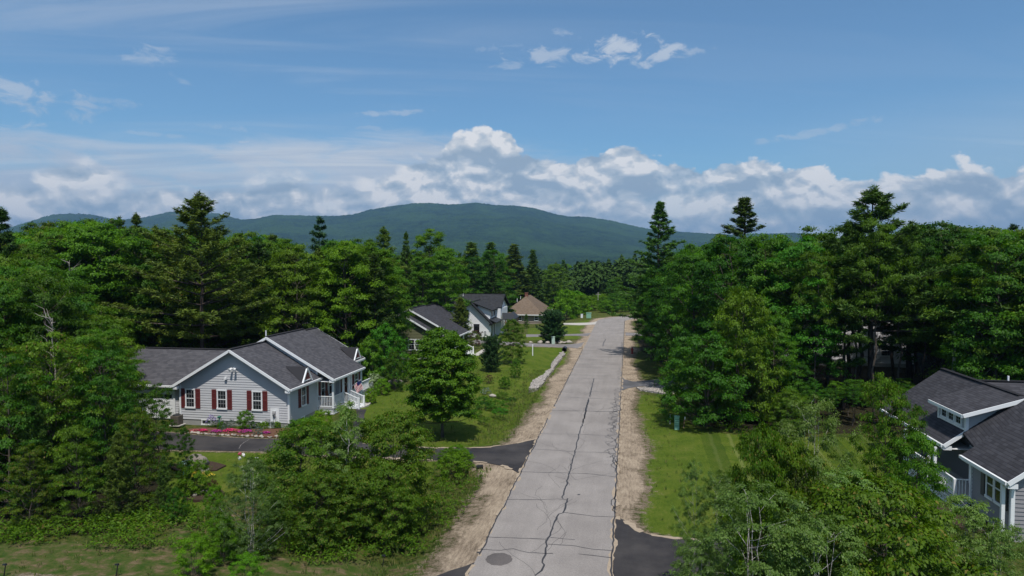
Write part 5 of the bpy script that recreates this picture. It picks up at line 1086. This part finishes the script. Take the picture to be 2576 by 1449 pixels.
# foreground left
for (p,u,d,v,w_,lab) in [('shrub_mass',775,34,1078,1.0,'dark leafy cherry shrub left of the white birch trunk'),('shrub_mass_b',985,34,1046,.82,'full leafy shrub right of the white birch trunk'),('shrub_mass_b',900,32,1192,1.0,'dark shrub in front of the white birch trunk'),('shrub_mass',805,31,1200,.9,'low dark shrub below the white birch'),('shrub_mass',970,31.5,1180,.78,'leafy low shrub nearest the sandy verge'),('birch_single',868,33.5,1018,.7,'slim birch with white trunk in the middle of the shrubs'),('birch_b',622,29.5,1165,.88,'pale wispy birch at the lower left'),('ash',470,27.5,1355,.85,'bright fern leaved sapling at the bottom left'),('ash',610,26.5,1402,.9,'bright fern leaved sapling at the bottom edge'),('ash',545,29,1300,.7,'bright fern leaved sapling behind the other two'),('round_bush',1138,41,1145,1.15,'bright low bush beside the dark front driveway'),
  ('beech_a',385,40,975,.62,'layered beech whose limbs overlap the garage roof'),('beech_b',250,38,890,.75,'layered dark beech in the left front woods'),('beech_a',120,37,850,.85,'layered olive beech near the left edge'),('beech_b',10,35,900,.8,'dark beech at the left edge'),('beech_a',330,35.5,1035,.72,'lower beech with drooping layers left of the front lawn'),('beech_b',180,33.5,1080,.75,'lowest beech above the dry grass'),('beech_a',60,33,1130,.8,'small beech at the left edge above the dry grass'),('young_pine',75,35,1000,.75,'soft young pine at the left edge'),('young_pine',285,33.8,1090,.85,'soft young pine in front of the beeches'),('young_pine',400,35,1150,.7,'soft low pine beside the front lawn'),('thicket',430,33.5,1235,.6,'leafy undergrowth shrub at the corner of the front lawn'),('beech_a',455,37.5,1080,.45,'slim beech sapling at the edge of the front lawn')]:
    pt(p,u,d,v,{'b':'broadleaf_tree','s':'shrub','a':'sapling','y':'pine_tree','r':'shrub','t':'shrub'}[p[0]] if 'birch' not in p else 'birch_tree',lab,w=w_,cat='shrub' if p[0] in 'srt' else 'tree')
# shrubs at the houses
for (p,u,d,v,w_,lab,nm) in [('round_bush',611,52.2,1037,.72,'upright clipped green bush against the grey house wall','shrub'),('thicket',966,72,822,.75,'leafy thicket hiding the left of the green house','shrub'),('thicket',930,70,855,.7,'dark thicket behind the grey house porch','shrub'),('birch_b',1010,80,838,.55,'wispy birch in front of the green house wall','birch_tree'),('thicket',1040,84,880,.6,'leafy shrub under the green house window','shrub'),('thicket',990,68,885,.55,'dark shrub at the back of the left lawn','shrub'),('thicket',1045,72,905,.5,'shrub between front lawn and green house','shrub'),('white_bush',940,67,942,.65,'white variegated shrub beyond the grey house porch','shrub'),('round_bush',930,62,980,.7,'bright perennial clump at the far corner of the grey house','shrub'),('round_bush',960,66,955,.8,'green bush behind the boulder','shrub'),('round_bush',805,51,1036,.8,'red tipped bush at the porch skirt of the grey house','shrub'),('round_bush',745,48.3,1060,.9,'green bush at the front right corner of the grey house','shrub'),('round_bush',775,48,1055,.8,'second green bush right of the house corner','shrub'),('ash',868,43.5,1028,.30,'small sapling by the curved dark path','sapling'),('hosta',2392,36.6,1268,1.0,'variegated hosta nearest the lattice porch','plant'),('hosta',2428,35.0,1300,1.0,'variegated hosta in front of its neighbour','plant'),('white_bush',632,38.6,1162,.7,'flowering peony bush on the front lawn','shrub'),('round_bush',530,34.5,1230,.5,'green perennial in the small round bed','plant'),('red_bush',526,36.2,1212,.4,'brown dead plant behind the small round bed','plant'),('round_bush',1205,113,838,.7,'bright shrub at the foot of the white farmhouse','shrub'),('round_bush',480,37.6,1165,.7,'low garden plant beside the bird bath','plant')]:
    pt(p,u,d,v,nm,lab,w=w_,cat={'birch_tree':'tree','sapling':'tree'}.get(nm,nm))
# low junipers on the lawn
for k,(u,v,s) in enumerate([(1140,1300,1.0),(1275,1290,1.1),(1290,1352,.9),(1035,1368,.9),(1128,1246,1.0),(1135,1428,.7),(1312,1192,.8),(1400,1290-60,.6)]):
    x,y=G(*C2((u,v))); plant('juniper',x,y,.55*s,'low_juniper','low spreading juniper, %s from the left on the front lawn'%ORD[sorted([1140,1275,1290,1035,1128,1135,1312,1400]).index(u)],'shrub',group='low junipers on the front lawn',w=1.35)
for k,(u,v) in enumerate([(1150,1150),(1165,1165),(1130,1158)]): 
    x,y=G(u,v); plant('round_bush',x,y,.8,'shrub','bright leafy growth beside the front driveway','shrub',group='leafy growth at the front driveway',w=1.3)
# flowers of the front bed
def clump(x,y,r,h,m,name,lab,cat='flower',n=240,group=None,seed=0,stem=True):
    rng=np.random.RandomState(seed); a=rng.uniform(0,6.28,n); q=np.sqrt(rng.rand(n))*r; C=np.stack([q*np.cos(a),q*np.sin(a)*.7,h*(1-(q/r)**2*.6)*rng.uniform(.75,1.05,n)],1)
    V,F=leaves(C,rng.randn(n,3)*.4+[0,0,1],np.full(n,.035),np.full(n,.033),rng); root=thing(name,lab,cat,(x,y,.02),group)
    addobj('blossoms',mesh_np('blossoms',V,F),m,root)
    C=np.stack([q*np.cos(a)*1.05,q*np.sin(a)*.75,h*.55*rng.rand(n)],1); V,F=leaves(C,rng.randn(n,3)*.6+[0,0,1],np.full(n,.05),np.full(n,.02),rng); addobj('foliage',mesh_np('foliage',V,F),L_OAK,root)
PINK=simple('pink_petals',(.62,.03,.16),.6,.2,20); MAG=simple('magenta_petals',(.36,.03,.22),.6,.2,20); LAV=simple('lavender_petals',(.20,.15,.38),.6,.2,20); DPK=simple('dusty_pink_petals',(.40,.09,.11),.6,.2,20); YEL=simple('yellow_petals',(.55,.42,.03),.6,.2,20); WHP=simple('white_petals',(.75,.75,.72),.6,.1,20)
zb_=lambda u,v:((500+u/5.3675)/1.1925,(1230+v/5.3675)/1.1925)
for k,(u,v,r,h,m,lab) in enumerate([(465,352,.42,.16,DPK,'dusty pink flower patch leftmost in the front bed'),(580,350,.40,.2,PINK,'small bright pink flower patch in the front bed'),(800,362,.46,.2,MAG,'purple pink flower patch left of the widest pink one'),(1018,352,.56,.22,PINK,'widest hot pink flower patch in the front bed'),(1145,355,.36,.18,DPK,'faded pink flower patch between hot pink and purple ones'),(1265,365,.60,.22,MAG,'widest purple flower patch in the front bed'),(1600,382,.38,.15,MAG,'purple flower patch at the right end of the front bed'),(725,270,.48,.95,LAV,'tall lavender clump under the basement window'),(540,1060,.9,.16,YEL,'yellow flowering ground cover beside the bird bath')]):
    x,y=G(*zb_(u,v)); clump(x,y,r,h,m,'flower_clump',lab,seed=k,n=300)
for k,(u,v) in enumerate([(880,300),(1050,275),(1380,300),(1480,290),(1540,285),(1700,290),(1780,280),(960,330),(1480,395),(1580,300),(860,250)]):
    x,y=G(*zb_(u,v)); plant('silver_bush' if k%3 else 'round_bush',x,y,rt.uniform(.4,.7),'garden_plant','small green perennial, %s from the left in the front flower bed'%ORD[sorted([(880,300),(1050,275),(1380,300),(1480,290),(1540,285),(1700,290),(1780,280),(960,330),(1480,395),(1580,300),(860,250)]).index((u,v))],'plant',group='perennials of the front bed',w=.9)
for k,(u,v) in enumerate([(1180,770),(1180,840),(1245,785),(1455,850),(1355,915),(1350,965)]):
    x,y=G(*zb_(u,v+150)); q=thing('peony_bloom','pale bloom on the peony bush','flower',(x,y,.85 if v<900 else .6),'pale blooms on the peony bush'); rngk=np.random.RandomState(k); n=40; C=rngk.randn(n,3)*.055; V,F=leaves(C,unit(C)+.1,np.full(n,.06),np.full(n,.05),rngk); addobj('petals',mesh_np('petals',V,F),WHP if k!=0 else DPK,q)
# bare sticks: dead branches in the left woods and the leaning dead limb at the right
def deadtree(u,d,v0,v1,lab,seed,lean=0.0,n=14,spread=1.6,col=(.30,.27,.24)):
    x,y=D(u,d); rng=np.random.RandomState(seed); h0=max(.0,zat(v0,d)); h1=zat(v1,d); root=thing('dead_tree',lab,'tree',(x,y,0)); P=[path((0,0,0),(lean,0,h1),.09,.02,7,wob=.1,rng=rng)]
    for k in range(n):
        z=h0+(h1-h0)*rng.rand(); k0=z/h1; a=rng.uniform(0,6.28); L=spread*rng.uniform(.5,1.2); P.append(path((lean*k0,0,z),(lean*k0+L*math.cos(a),L*math.sin(a)*.6,z+L*rng.uniform(.3,1.2)),.03,.006,4,wob=.08,rng=rng))
    V,F=tubes(P,5); addobj('branches',mesh_np('dead_branches',V,F,smooth=True),simple('dead_wood',col,.9,.2,5),root)
deadtree(128,44,900,800,'bare grey dead branches showing in the left woods',1,n=16,spread=1.0)
deadtree(175,62,700,655,'thin bare twigs above the left woods canopy',2,n=7,spread=.9,col=(.16,.14,.12))
x,y=D(2375,56); root=thing('dead_tree','pale forked dead limbs leaning right among the right woods','tree',(x,y,0)); rng=np.random.RandomState(4)
P=[path((0,-2,1.0),(2.4,-2.5,4.4),.09,.04,6,wob=.08,rng=rng),path((2.4,-2.5,4.4),(4.6,-2.8,6.2),.04,.012,5,wob=.08,rng=rng),path((1.6,-2.4,3.3),(4.2,-2.4,4.4),.04,.012,5,wob=.06,rng=rng),path((0,-2,0),(0,-2,8),.16,.1,6,wob=.05,rng=rng),path((2.4,-2.5,4.4),(2.8,-2.5,6.0),.03,.01,4,wob=.06,rng=rng)]
V,F=tubes(P,6); addobj('limbs',mesh_np('dead_limbs',V,F,smooth=True),simple('pale_dead_wood',(.27,.25,.22),.9,.2,5),root)
# ---- forest fill: every tree a thing
occ=[]
def free(x,y,r): 
    for (a,b_,c) in occ:
        if (a-x)**2+(b_-y)**2<(r+c)**2*.30: return False
    return True
for o in list(COL.objects):
    if o.get('category')=='tree': occ.append((o.location.x,o.location.y,3.3 if 'largest broad pine of' in o['label'] or 'tallest white' in o['label'] else 3.0))
HOUSES=[(-46,48,-22,67),(-48,85,-20,108),(-33,110,-16,128),(-33,166,-19,190),(15,33,35,52),(fx-14,fy-1.5,fx+8,fy+10)]
def clear(x,y,m=1.5):
    for (x0,y0,x1,y1) in HOUSES:
        if x0-m<x<x1+m and y0-m<y<y1+m: return False
    xa=np.array([x]);ya=np.array([y])
    for P in (ROAD,DRV_A,DRV_C,DRV_D,DRV_E,DRV_F,DRV_G,DRV_H,LAWN_L,LAWN_R,LAWN_F,LAWN_B):
        if pdist(xa,ya,P)[0]<m: return False
    return True
LMK=[(-200,'beyond the left edge'),(-5,'at the left edge'),(70,'near the left edge'),(150,'just inside the left edge'),(235,'left of the garage roof'),(300,'over the left end of the garage roof'),(365,'above the middle of the garage roof'),(425,'above the right end of the garage roof'),(475,'under the tallest white pine'),(530,'right of the tallest white pine'),(580,'above the front gable peak of the grey house'),(630,'left of the white vent pipe'),(680,'above the white vent pipe'),(735,'above the grey house main ridge'),(790,'above the rear ridge of the grey house'),(850,'above the porch of the grey house'),(915,'right of the grey house roof'),(970,'above the left roof of the green house'),(1030,'above the green house gables'),(1090,'above the green house ridge'),(1150,'between green house and farmhouse'),(1210,'above the white farmhouse roof'),(1265,'between farmhouse and tan house'),(1325,'above the tan house chimney'),(1385,'right of the tan house'),(1430,'above the round dark pine'),(1475,'left of the power pole'),(1510,'behind the power pole'),(1550,'above the road end'),(1590,'right of the road end'),(1630,'left of the tall narrow pine'),(1665,'under the tall narrow pine'),(1705,'right of the tall narrow pine'),(1755,'above the young maple at the wood edge'),(1810,'left of the tall sparse pine'),(1865,'under the tall sparse pine'),(1920,'right of the tall sparse pine'),(1980,'midway between both big pines'),(2040,'above the hidden pale house gable'),(2110,'left of the largest broad pine'),(2180,'under the largest broad pine'),(2250,'right of the largest broad pine'),(2320,'above the hidden pale house right wall'),(2390,'above the ranch house roof peak'),(2460,'above the ranch house dormer'),(2530,'above the ranch house rear roof'),(2620,'at the right edge'),(2750,'beyond the right edge')]
ROWS=['nearest row','second row','middle row','rear row','rearmost row']
USED={}
def autolabel(kind,u,d,drange,w,H):
    lm=min(LMK,key=lambda q:abs(q[0]-u))[1]; k=min(4,int((d-drange[0])/(drange[1]-drange[0]+1e-6)*5))
    size='tall' if H>15.5 else ('low' if H<7 else 'medium'); sh='broad' if w>1.02 else 'slim'
    r_=ROWS[k]
    for cand in (f'{size} {kind} {lm}, {r_}',f'{size} {sh} {kind} {lm}, {r_}',f'{kind} {lm}, right one, {r_}',f'{kind} {lm}, left one, {r_}',f'{kind} {lm}, half hidden, {r_}'):
        if cand not in USED: USED[cand]=1; return cand
    return cand
KIND={'oak_a':'deep green full crown','oak_b':'dark green oval crown','oak_c':'olive layered crown','oak_d':'bright green crown','oak_e':'bare trunked crown','beech_a':'olive tiered beech','beech_b':'dark tiered beech','pine_a':'wide plumed pine','pine_b':'pointed pine','pine_c':'sparse dark pine','spruce':'dark spruce cone','young_pine':'soft young pine','young_maple':'leafy young maple','thicket':'dense leafy thicket','shrub_mass_b':'spreading dark shrub','far_bush':'bright bushy tree'}
def fill(n,urange,drange,vtopf,protos,name,label,group,cat='tree',minr=2.2,wr=(.85,1.2),poly=None,maxtry=9000,hr=None,dpow=1.0):
    c=0;tr_=0
    while c<n and tr_<maxtry:
        tr_+=1; u=rt.uniform(*urange); d=drange[0]+(drange[1]-drange[0])*rt.random()**dpow; x,y=D(u,d)
        if poly is not None and pdist(np.array([x]),np.array([y]),poly)[0]>-.5: continue
        if not free(x,y,minr) or not clear(x,y): continue
        if 2020<u<2340 and d<84 and group and 'right' in group: 
            if rt.random()<.8: continue
            p='oak_e'
        else: p=rt.choice(protos)
        z0=HTs(x,y)
        H=(rt.uniform(*hr) if hr else max(3.0,zat(vtopf(u,d)+rt.gauss(0,9),d)-z0)); occ.append((x,y,minr)); 
        isp=p.startswith(('pine','spruce','young_pine')); w_=rt.uniform(*wr); plant(p,x,y,H,('pine_tree' if isp else name),autolabel(KIND[p],u,d,drange,w_,H),cat,group if not isp else group.replace('broadleaf trees','pine trees').replace('bushy trees','pines'),w_,z=z0,rng=rt); c+=1
    print('fill',group,c,tr_)
interp=lambda pts:(lambda u:float(np.interp(u,[p[0] for p in pts],[p[1] for p in pts])))
lt=interp([(-200,560),(0,610),(60,610),(120,575),(240,566),(330,585),(420,592),(520,600),(620,600),(700,612),(800,615),(900,612),(980,632),(1060,640),(1130,665),(1200,640),(1350,650),(1500,660)])
fill(62,(-120,950),(64,86),lambda u,d:lt(u)+8,['oak_a','oak_b','oak_c','oak_d','oak_d','oak_a','pine_b','pine_a'],'broadleaf_tree','broadleaf tree in the dense woods close behind the grey house','broadleaf trees close behind the grey house',minr=2.6,dpow=.8)
fill(60,(-150,1080),(86,150),lambda u,d:lt(u)+2,['oak_a','oak_b','oak_c','oak_d','pine_a','pine_b','spruce','oak_a'],'broadleaf_tree','broadleaf tree in the back of the left woods','broadleaf trees in the back of the left woods',minr=2.8)
fill(38,(-140,285),(43,64),lambda u,d:interp([(-140,650),(100,655),(230,745),(330,850)])(u)+max(0,(58-d))*5.5,['beech_a','oak_c','oak_a','oak_b','beech_b'],'broadleaf_tree','broadleaf tree in the left woods nearer than the garage','broadleaf trees of the left woods',minr=2.2,wr=(.8,1.1))
fill(22,(-120,285),(33.5,43),lambda u,d:interp([(-140,830),(100,850),(330,960)])(u)+max(0,(43-d))*22,['beech_a','beech_b','beech_a','young_pine'],'broadleaf_tree','broadleaf tree of the layered left front woods','broadleaf trees of the left front woods',minr=1.4,wr=(.75,1.0))
fill(34,(930,1420),(118,205),lambda u,d:interp([(930,640),(1100,655),(1200,650),(1350,655),(1420,672)])(u),['oak_a','oak_d','spruce','pine_b','oak_b','spruce'],'broadleaf_tree','broadleaf tree in the woods behind the white and tan houses','broadleaf trees behind the white and tan houses',minr=2.6,poly=[D(u,d) for u,d in ((900,118),(1150,128),(1240,132),(1300,196),(1340,200),(1440,200),(1440,215),(900,215))])
fill(60,(1610,2700),(64,100),lambda u,d:interp([(1600,700),(1650,680),(1740,634),(1850,620),(2000,614),(2150,604),(2350,592),(2600,600),(2700,600)])(u),['oak_a','oak_b','oak_c','oak_e','oak_d','pine_b'],'broadleaf_tree','broadleaf tree inside the right hand woods','broadleaf trees of the right hand woods',minr=2.7,poly=WOOD_R)
fill(26,(1600,2100),(98,150),lambda u,d:interp([(1590,730),(1650,690),(1750,650),(2100,620)])(u),['oak_a','oak_b','pine_c','oak_d'],'broadleaf_tree','broadleaf tree in the back of the right hand woods','broadleaf trees in the back of the right woods',minr=2.7,poly=WOOD_R)
fill(20,(2480,2900),(52,64),lambda u,d:600,['oak_a','oak_c','oak_b'],'broadleaf_tree','broadleaf tree behind the grey ranch house','broadleaf trees behind the grey ranch house',minr=2.4)
fill(26,(1640,2060),(53.5,60),lambda u,d:interp([(1640,900),(1750,880),(1850,850),(2060,930)])(u)+rt.uniform(-30,60),['young_maple','thicket','beech_b','young_maple'],'broadleaf_tree','broadleaf tree of the leafy edge along the right lawn','broadleaf trees edging the right lawn',minr=1.7,poly=WOOD_R,wr=(.65,.95))
fill(26,(2060,2750),(53,58),lambda u,d:1005+rt.uniform(-50,40),['thicket','shrub_mass_b'],'shrub','low shrub in the shade at the foot of the right hand woods','shrubs at the foot of the right woods',cat='shrub',minr=1.2,poly=WOOD_R)
fill(46,(1405,1610),(168,235),lambda u,d:interp([(1405,740),(1450,752),(1500,752),(1560,748),(1600,740),(1610,735)])(u)+(200-d)*.12,['far_bush','thicket','far_bush'],'shrub','bushy tree beyond the far lawn near the road bend','bushy trees beyond the road bend',cat='tree',minr=2.2)
fill(60,(1380,1680),(195,330),lambda u,d:interp([(1380,672),(1450,690),(1500,700),(1560,700),(1620,680),(1680,665)])(u)+(262-d)*.16,['oak_a','pine_b','spruce','oak_b','pine_a','oak_d'],'broadleaf_tree','broadleaf tree in the valley woods beyond the road bend','broadleaf trees in the valley woods',minr=3.2,wr=(.9,1.2))
# ferns and weeds: ground cover at wood edges and verges
def cover(n,reg,h,leaf,seed,ls=.12,jit=1.0):
    rng=np.random.RandomState(seed); P=np.array(reg); x0,y0=P.min(0);x1,y1=P.max(0); X_=rng.uniform(x0,x1,n*6);Y_=rng.uniform(y0,y1,n*6); k=pdist(X_,Y_,reg)<0
    dd=np.full(X_.shape,9.0)
    for Q in PAVED: dd=np.minimum(dd,pdist(X_,Y_,Q))
    nn=.5+.5*np.sin(X_*.9+1.7*np.sin(Y_*.6))*np.cos(Y_*1.1+X_*.3); k&=(dd>.9)&(rng.rand(len(X_))<nn**1.5*jit+.08); X_=X_[k][:n];Y_=Y_[k][:n]; m=len(X_)
    q=9; C=np.repeat(np.stack([X_,Y_,HT(X_,Y_)-.05],1),q,0); hh=np.repeat(h*rng.uniform(.4,1.2,m),q); C+=rng.randn(m*q,3)*np.array([.16,.16,0])*h*1.3; C[:,2]+=hh*rng.uniform(.2,1,m*q)
    return leaves(C,rng.randn(m*q,3)*.6+[0,0,1],ls*rng.uniform(.5,1,m*q),ls*.35*rng.uniform(.6,1,m*q),rng)
parts=[cover(1500,gp([(0,1310),(300,1300),(430,1260),(520,1290),(720,1350),(1040,1330),(1060,1400),(760,1420),(620,1400),(400,1380),(0,1372)]),.55,L_BRT,1),
       cover(420,gp([(1090,1160),(1180,1163),(1215,1185),(1200,1250),(1120,1340),(1060,1400),(1000,1400),(1080,1250)]),.22,L_BRT,2,.09),
       cover(900,gp([(1640,905),(1700,950),(1705,990),(1740,1075),(1850,1092),(2300,1103),(2300,1085),(1850,1075),(1750,1060),(1715,985),(1660,930)]),.5,L_BRT,3)]
V=[];F=[];b0=0
for v,f in parts: V.append(v);F.append(f+b0);b0+=len(v)
o=addobj('undergrowth',mesh_np('undergrowth',np.concatenate(V),np.concatenate(F)),L_BCH); tag(o,'leafy weeds and ferns along wood edges and verges','undergrowth',kind='stuff')
# grass tufts on rough verges
rng=np.random.RandomState(77); n=26000; X_=rng.uniform(-26,8,n);Y_=rng.uniform(24,80,n); dd=np.full(n,9.0)
for Q in PAVED: dd=np.minimum(dd,pdist(X_,Y_,Q))
dr_=pdist(X_,Y_,ROAD); k=(X_<3.5)&(dd>.5)&(dr_>1.9)&(pdist(X_,Y_,WOOD_R)>0)&(rng.rand(n)<np.where((dr_<4.5)&(X_<-3),.8,.12))&(pdist(X_,Y_,GRAV)>.3)&(pdist(X_,Y_,GRAV2)>.2)&~((X_<-22)&(Y_>46)); X_=X_[k];Y_=Y_[k]; m=len(X_); q=5
C=np.repeat(np.stack([X_,Y_,HT(X_,Y_)-.12],1),q,0)+rng.randn(m*q,3)*[.05,.05,0]; up_=unit(rng.randn(m*q,3)*[.35,.35,0]+[0,0,1]); L=np.repeat(rng.uniform(.08,.17,m),q); C+=up_*L[:,None]
V,F=leaves(C,rng.randn(m*q,3)*[1,1,.1],L,np.full(m*q,.014),rng,up_*5)
def tuft(k):
    ri=k.n('ShaderNodeNewGeometry').outputs['Random Per Island']; cc=k.ramp(ri,[(0,(.04,.085,.012)),(.6,(.095,.14,.025)),(1,(.22,.19,.08))]); return pbsdf(k,cc,.8,.1)
o=addobj('grass_tufts',mesh_np('grass_tufts',V,F),mat('grass_blades',tuft)); tag(o,'longer grass tufts on the road verges and rough lawn','grass',kind='stuff')
# ---- distant forest: one mass
def lod(seed,kind,f=1.0):
    rng=np.random.RandomState(seed); n=int((150 if kind=='b' else 130)*f)
    if kind=='b':
        d=unit(rng.randn(n,3)); d[:,2]=np.abs(d[:,2])*1.1-.25; C=d*rng.uniform(.75,1.08,(n,1))*np.array([.36,.36,.42])+[0,0,.55]; N=d+rng.randn(n,3)*.5+[0,0,.4]; s=.085
    else:
        t=rng.rand(n)**.8; a=rng.uniform(0,6.28,n); r=.27*(1-t)**.8*rng.uniform(.5,1.1,n)+.01; C=np.stack([r*np.cos(a),r*np.sin(a),.12+.88*t],1); N=np.stack([np.cos(a)*.6,np.sin(a)*.6,np.ones(n)],1)+rng.randn(n,3)*.4; s=.07
    V,F=leaves(C,N,np.full(n,s/f**.55),np.full(n,s*.6/f**.55),rng); return V,F
lods=[lod(1,'b'),lod(2,'b'),lod(3,'p'),lod(4,'p'),lod(5,'b')]; lods_near=[lod(11,'b',3.2),lod(12,'b',3.2),lod(13,'p',3.2),lod(14,'p',3.2),lod(15,'b',3.2)]
VV=[];FF=[];b0=0; rng=np.random.RandomState(9)
def band(n,d0,d1,u0,u1,H0,H1):
    global b0
    for k in range(n):
        d=math.sqrt(rng.uniform(d0*d0,d1*d1)); u=rng.uniform(u0,u1); x,y=D(u,d)
        if pdist(np.array([x]),np.array([y]),ROAD)[0]<6: continue
        V,F=(lods_near if d1<500 else lods)[(0,1,4,2,0,3,1,4)[rng.randint(8)]]; H=rng.uniform(H0,H1); W_=H*rng.uniform(.8,1.15); a=rng.uniform(0,6.28); c_,s_=math.cos(a),math.sin(a)
        q=np.stack([(V[:,0]*c_-V[:,1]*s_)*W_+x,(V[:,0]*s_+V[:,1]*c_)*W_+y,V[:,2]*H+HTs(x,y)],1); VV.append(q);FF.append(F+b0);b0+=len(q)
band(1000,215,420,1150,1800,12,16); band(500,215,420,-300,1150,12,16); band(400,215,420,1800,2900,12,16)
band(1700,420,1000,1150,1850,12,18); band(500,420,1000,-300,1150,13,18); band(500,420,1000,1850,2900,13,18)
band(2200,1000,2300,1100,2000,18,27); band(600,1000,2300,-300,1100,18,26); band(600,1000,2300,2000,2900,18,26)
def ff(k):
    o=OC(k); ri=k.n('ShaderNodeNewGeometry').outputs['Random Per Island']; n=k.noise(o,.09,3,.6); n2=k.noise(o,.012,3)
    f=k.m('ADD',k.m('MULTIPLY',ri,.4),k.m('MULTIPLY',k.m('SUBTRACT',n,.3),1.3),clamp=True)
    cc=k.mix(f,(.022,.050,.012),(.055,.105,.020)); cc=k.mix(k.sm(n2,.6,.7,0,.5),cc,(.08,.12,.02)); return pbsdf(k,cc,.8,.1)
o=addobj('distant_forest',mesh_np('distant_forest',np.concatenate(VV),np.concatenate(FF)),mat('distant_foliage',ff)); tag(o,'distant forest canopy filling the valley below the hills','forest',kind='stuff')
# ---- hills
sil=[(-900,600),(-200,592),(0,578),(35,571),(60,563),(110,548),(140,540),(200,538),(240,541),(270,548),(300,553),(340,551),(380,545),(430,533),(470,534),(520,537),(545,537),(580,545),(610,553),(645,551),(680,543),(700,541),(780,543),(850,544),(890,540),(930,528),(980,520),(1040,512),(1080,511),(1130,515),(1160,514),(1200,510),(1240,516),(1300,518),(1340,523),(1400,540),(1430,545),(1480,546),(1540,556),(1600,570),(1650,580),(1720,584),(1780,588),(1840,591),(1900,588),(1940,588),(2000,586),(2060,592),(2120,602),(2200,610),(2600,618),(3600,630)]
rng=np.random.RandomState(21); na,nr=1000,190; A_=np.linspace(math.radians(AZ(-900)),math.radians(AZ(3400)),na); rad=np.concatenate([np.linspace(1500,5200,115),np.linspace(5230,6600,60),np.linspace(6800,9000,15)]); nr=len(rad)
us=1288+1717*np.tan(A_+YAW); sv=np.interp(us,[p[0] for p in sil],[p[1] for p in sil]); Rp=np.interp(us,[0,560,640,3000],[6400,6300,5400,5400])
Hs=(655.2-sv)/1717*np.cos(A_+YAW)*Rp+CZ
AA,RRr=np.meshgrid(A_,rad,indexing='ij'); k=np.clip((RRr-1700)/(Rp[:,None]-1700),0,1.6); prof=np.where(k<1,(k**1.25)*(1-.12*np.sin(np.pi*k)),1-.5*(k-1))
Xh,Yh=RRr*np.sin(AA),RRr*np.cos(AA); Zh=-34+(Hs[:,None]+34)*prof
def fb(X,Y,s,seed):
    r_=np.random.RandomState(seed); z=np.zeros_like(X)
    for o_ in range(5):
        for q in range(3): a=r_.uniform(0,6.28); z+=np.sin((X*math.cos(a)+Y*math.sin(a))*s*2**o_+r_.uniform(0,6)+1.5*np.sin((X*math.sin(a)-Y*math.cos(a))*s*2**o_*.6+q))*.5**o_
    return z/3
rdg=fb(Xh,Yh,1/420,3); Zh+=rdg*62*np.clip(k,0,1)*np.clip((1-k)*5,0,1)*np.clip(Hs[:,None]/450,.15,1.3); Zh+=rng.randn(*Zh.shape)*1.9*(k<1.02)
i=np.arange(na-1)[:,None]; j=np.arange(nr-1)[None,:]; a=i*nr+j; F=np.stack([a,a+nr,a+nr+1,a+1],-1).reshape(-1,4)[:,::-1]
def hm(k):
    o=OC(k); n=k.noise(o,.016,6,.75); n2=k.noise(o,.0022,5,.62); n3=k.noise(o,.055,2,.6)
    cc=k.mix(k.sm(n,.38,.62),(.007,.022,.010),(.027,.060,.020)); cc=k.mix(k.sm(n2,.44,.64,0,.62),cc,(.040,.085,.020)); cc=k.mix(k.sm(n3,.5,.75,0,.5),cc,(.008,.02,.01))
    s=k.n('ShaderNodeSeparateXYZ',{0:o}); rk=k.m('MULTIPLY',k.sm(s.outputs[2],330,400),k.m('MULTIPLY',k.sm(k.noise(o,.009,5,.7),.56,.64),k.m('LESS_THAN',s.outputs[0],-3000)))
    cc=k.mix(k.m('MULTIPLY',rk,.7),cc,(.22,.17,.14)); return pbsdf(k,cc,.95,.02,bump(k,k.m('ADD',n,k.m('MULTIPLY',n3,.8)),1.0,22.0))
addobj('hills',mesh_np('hills',np.stack([Xh.ravel(),Yh.ravel(),Zh.ravel()],1),F,smooth=True),mat('hill_forest',hm),kind='structure')
# ---- haze
b=MB(); b.box(-12700,-480,-60,12700,12800,620); me_=b
def hz_(k): return k.n('ShaderNodeVolumePrincipled',{'Color':(.27,.49,.80,1),'Density':9.0e-5,'Anisotropy':.0})
m=bpy.data.materials.new('haze'); m.use_nodes=True; k=NT(m.node_tree); sh=hz_(k); k.t.links.new(sh.outputs[0],k.n('ShaderNodeOutputMaterial').inputs['Volume'])
hz=b.build('haze',m); hz['kind']='stuff'; hz['label']='thin blue summer haze over the valley'
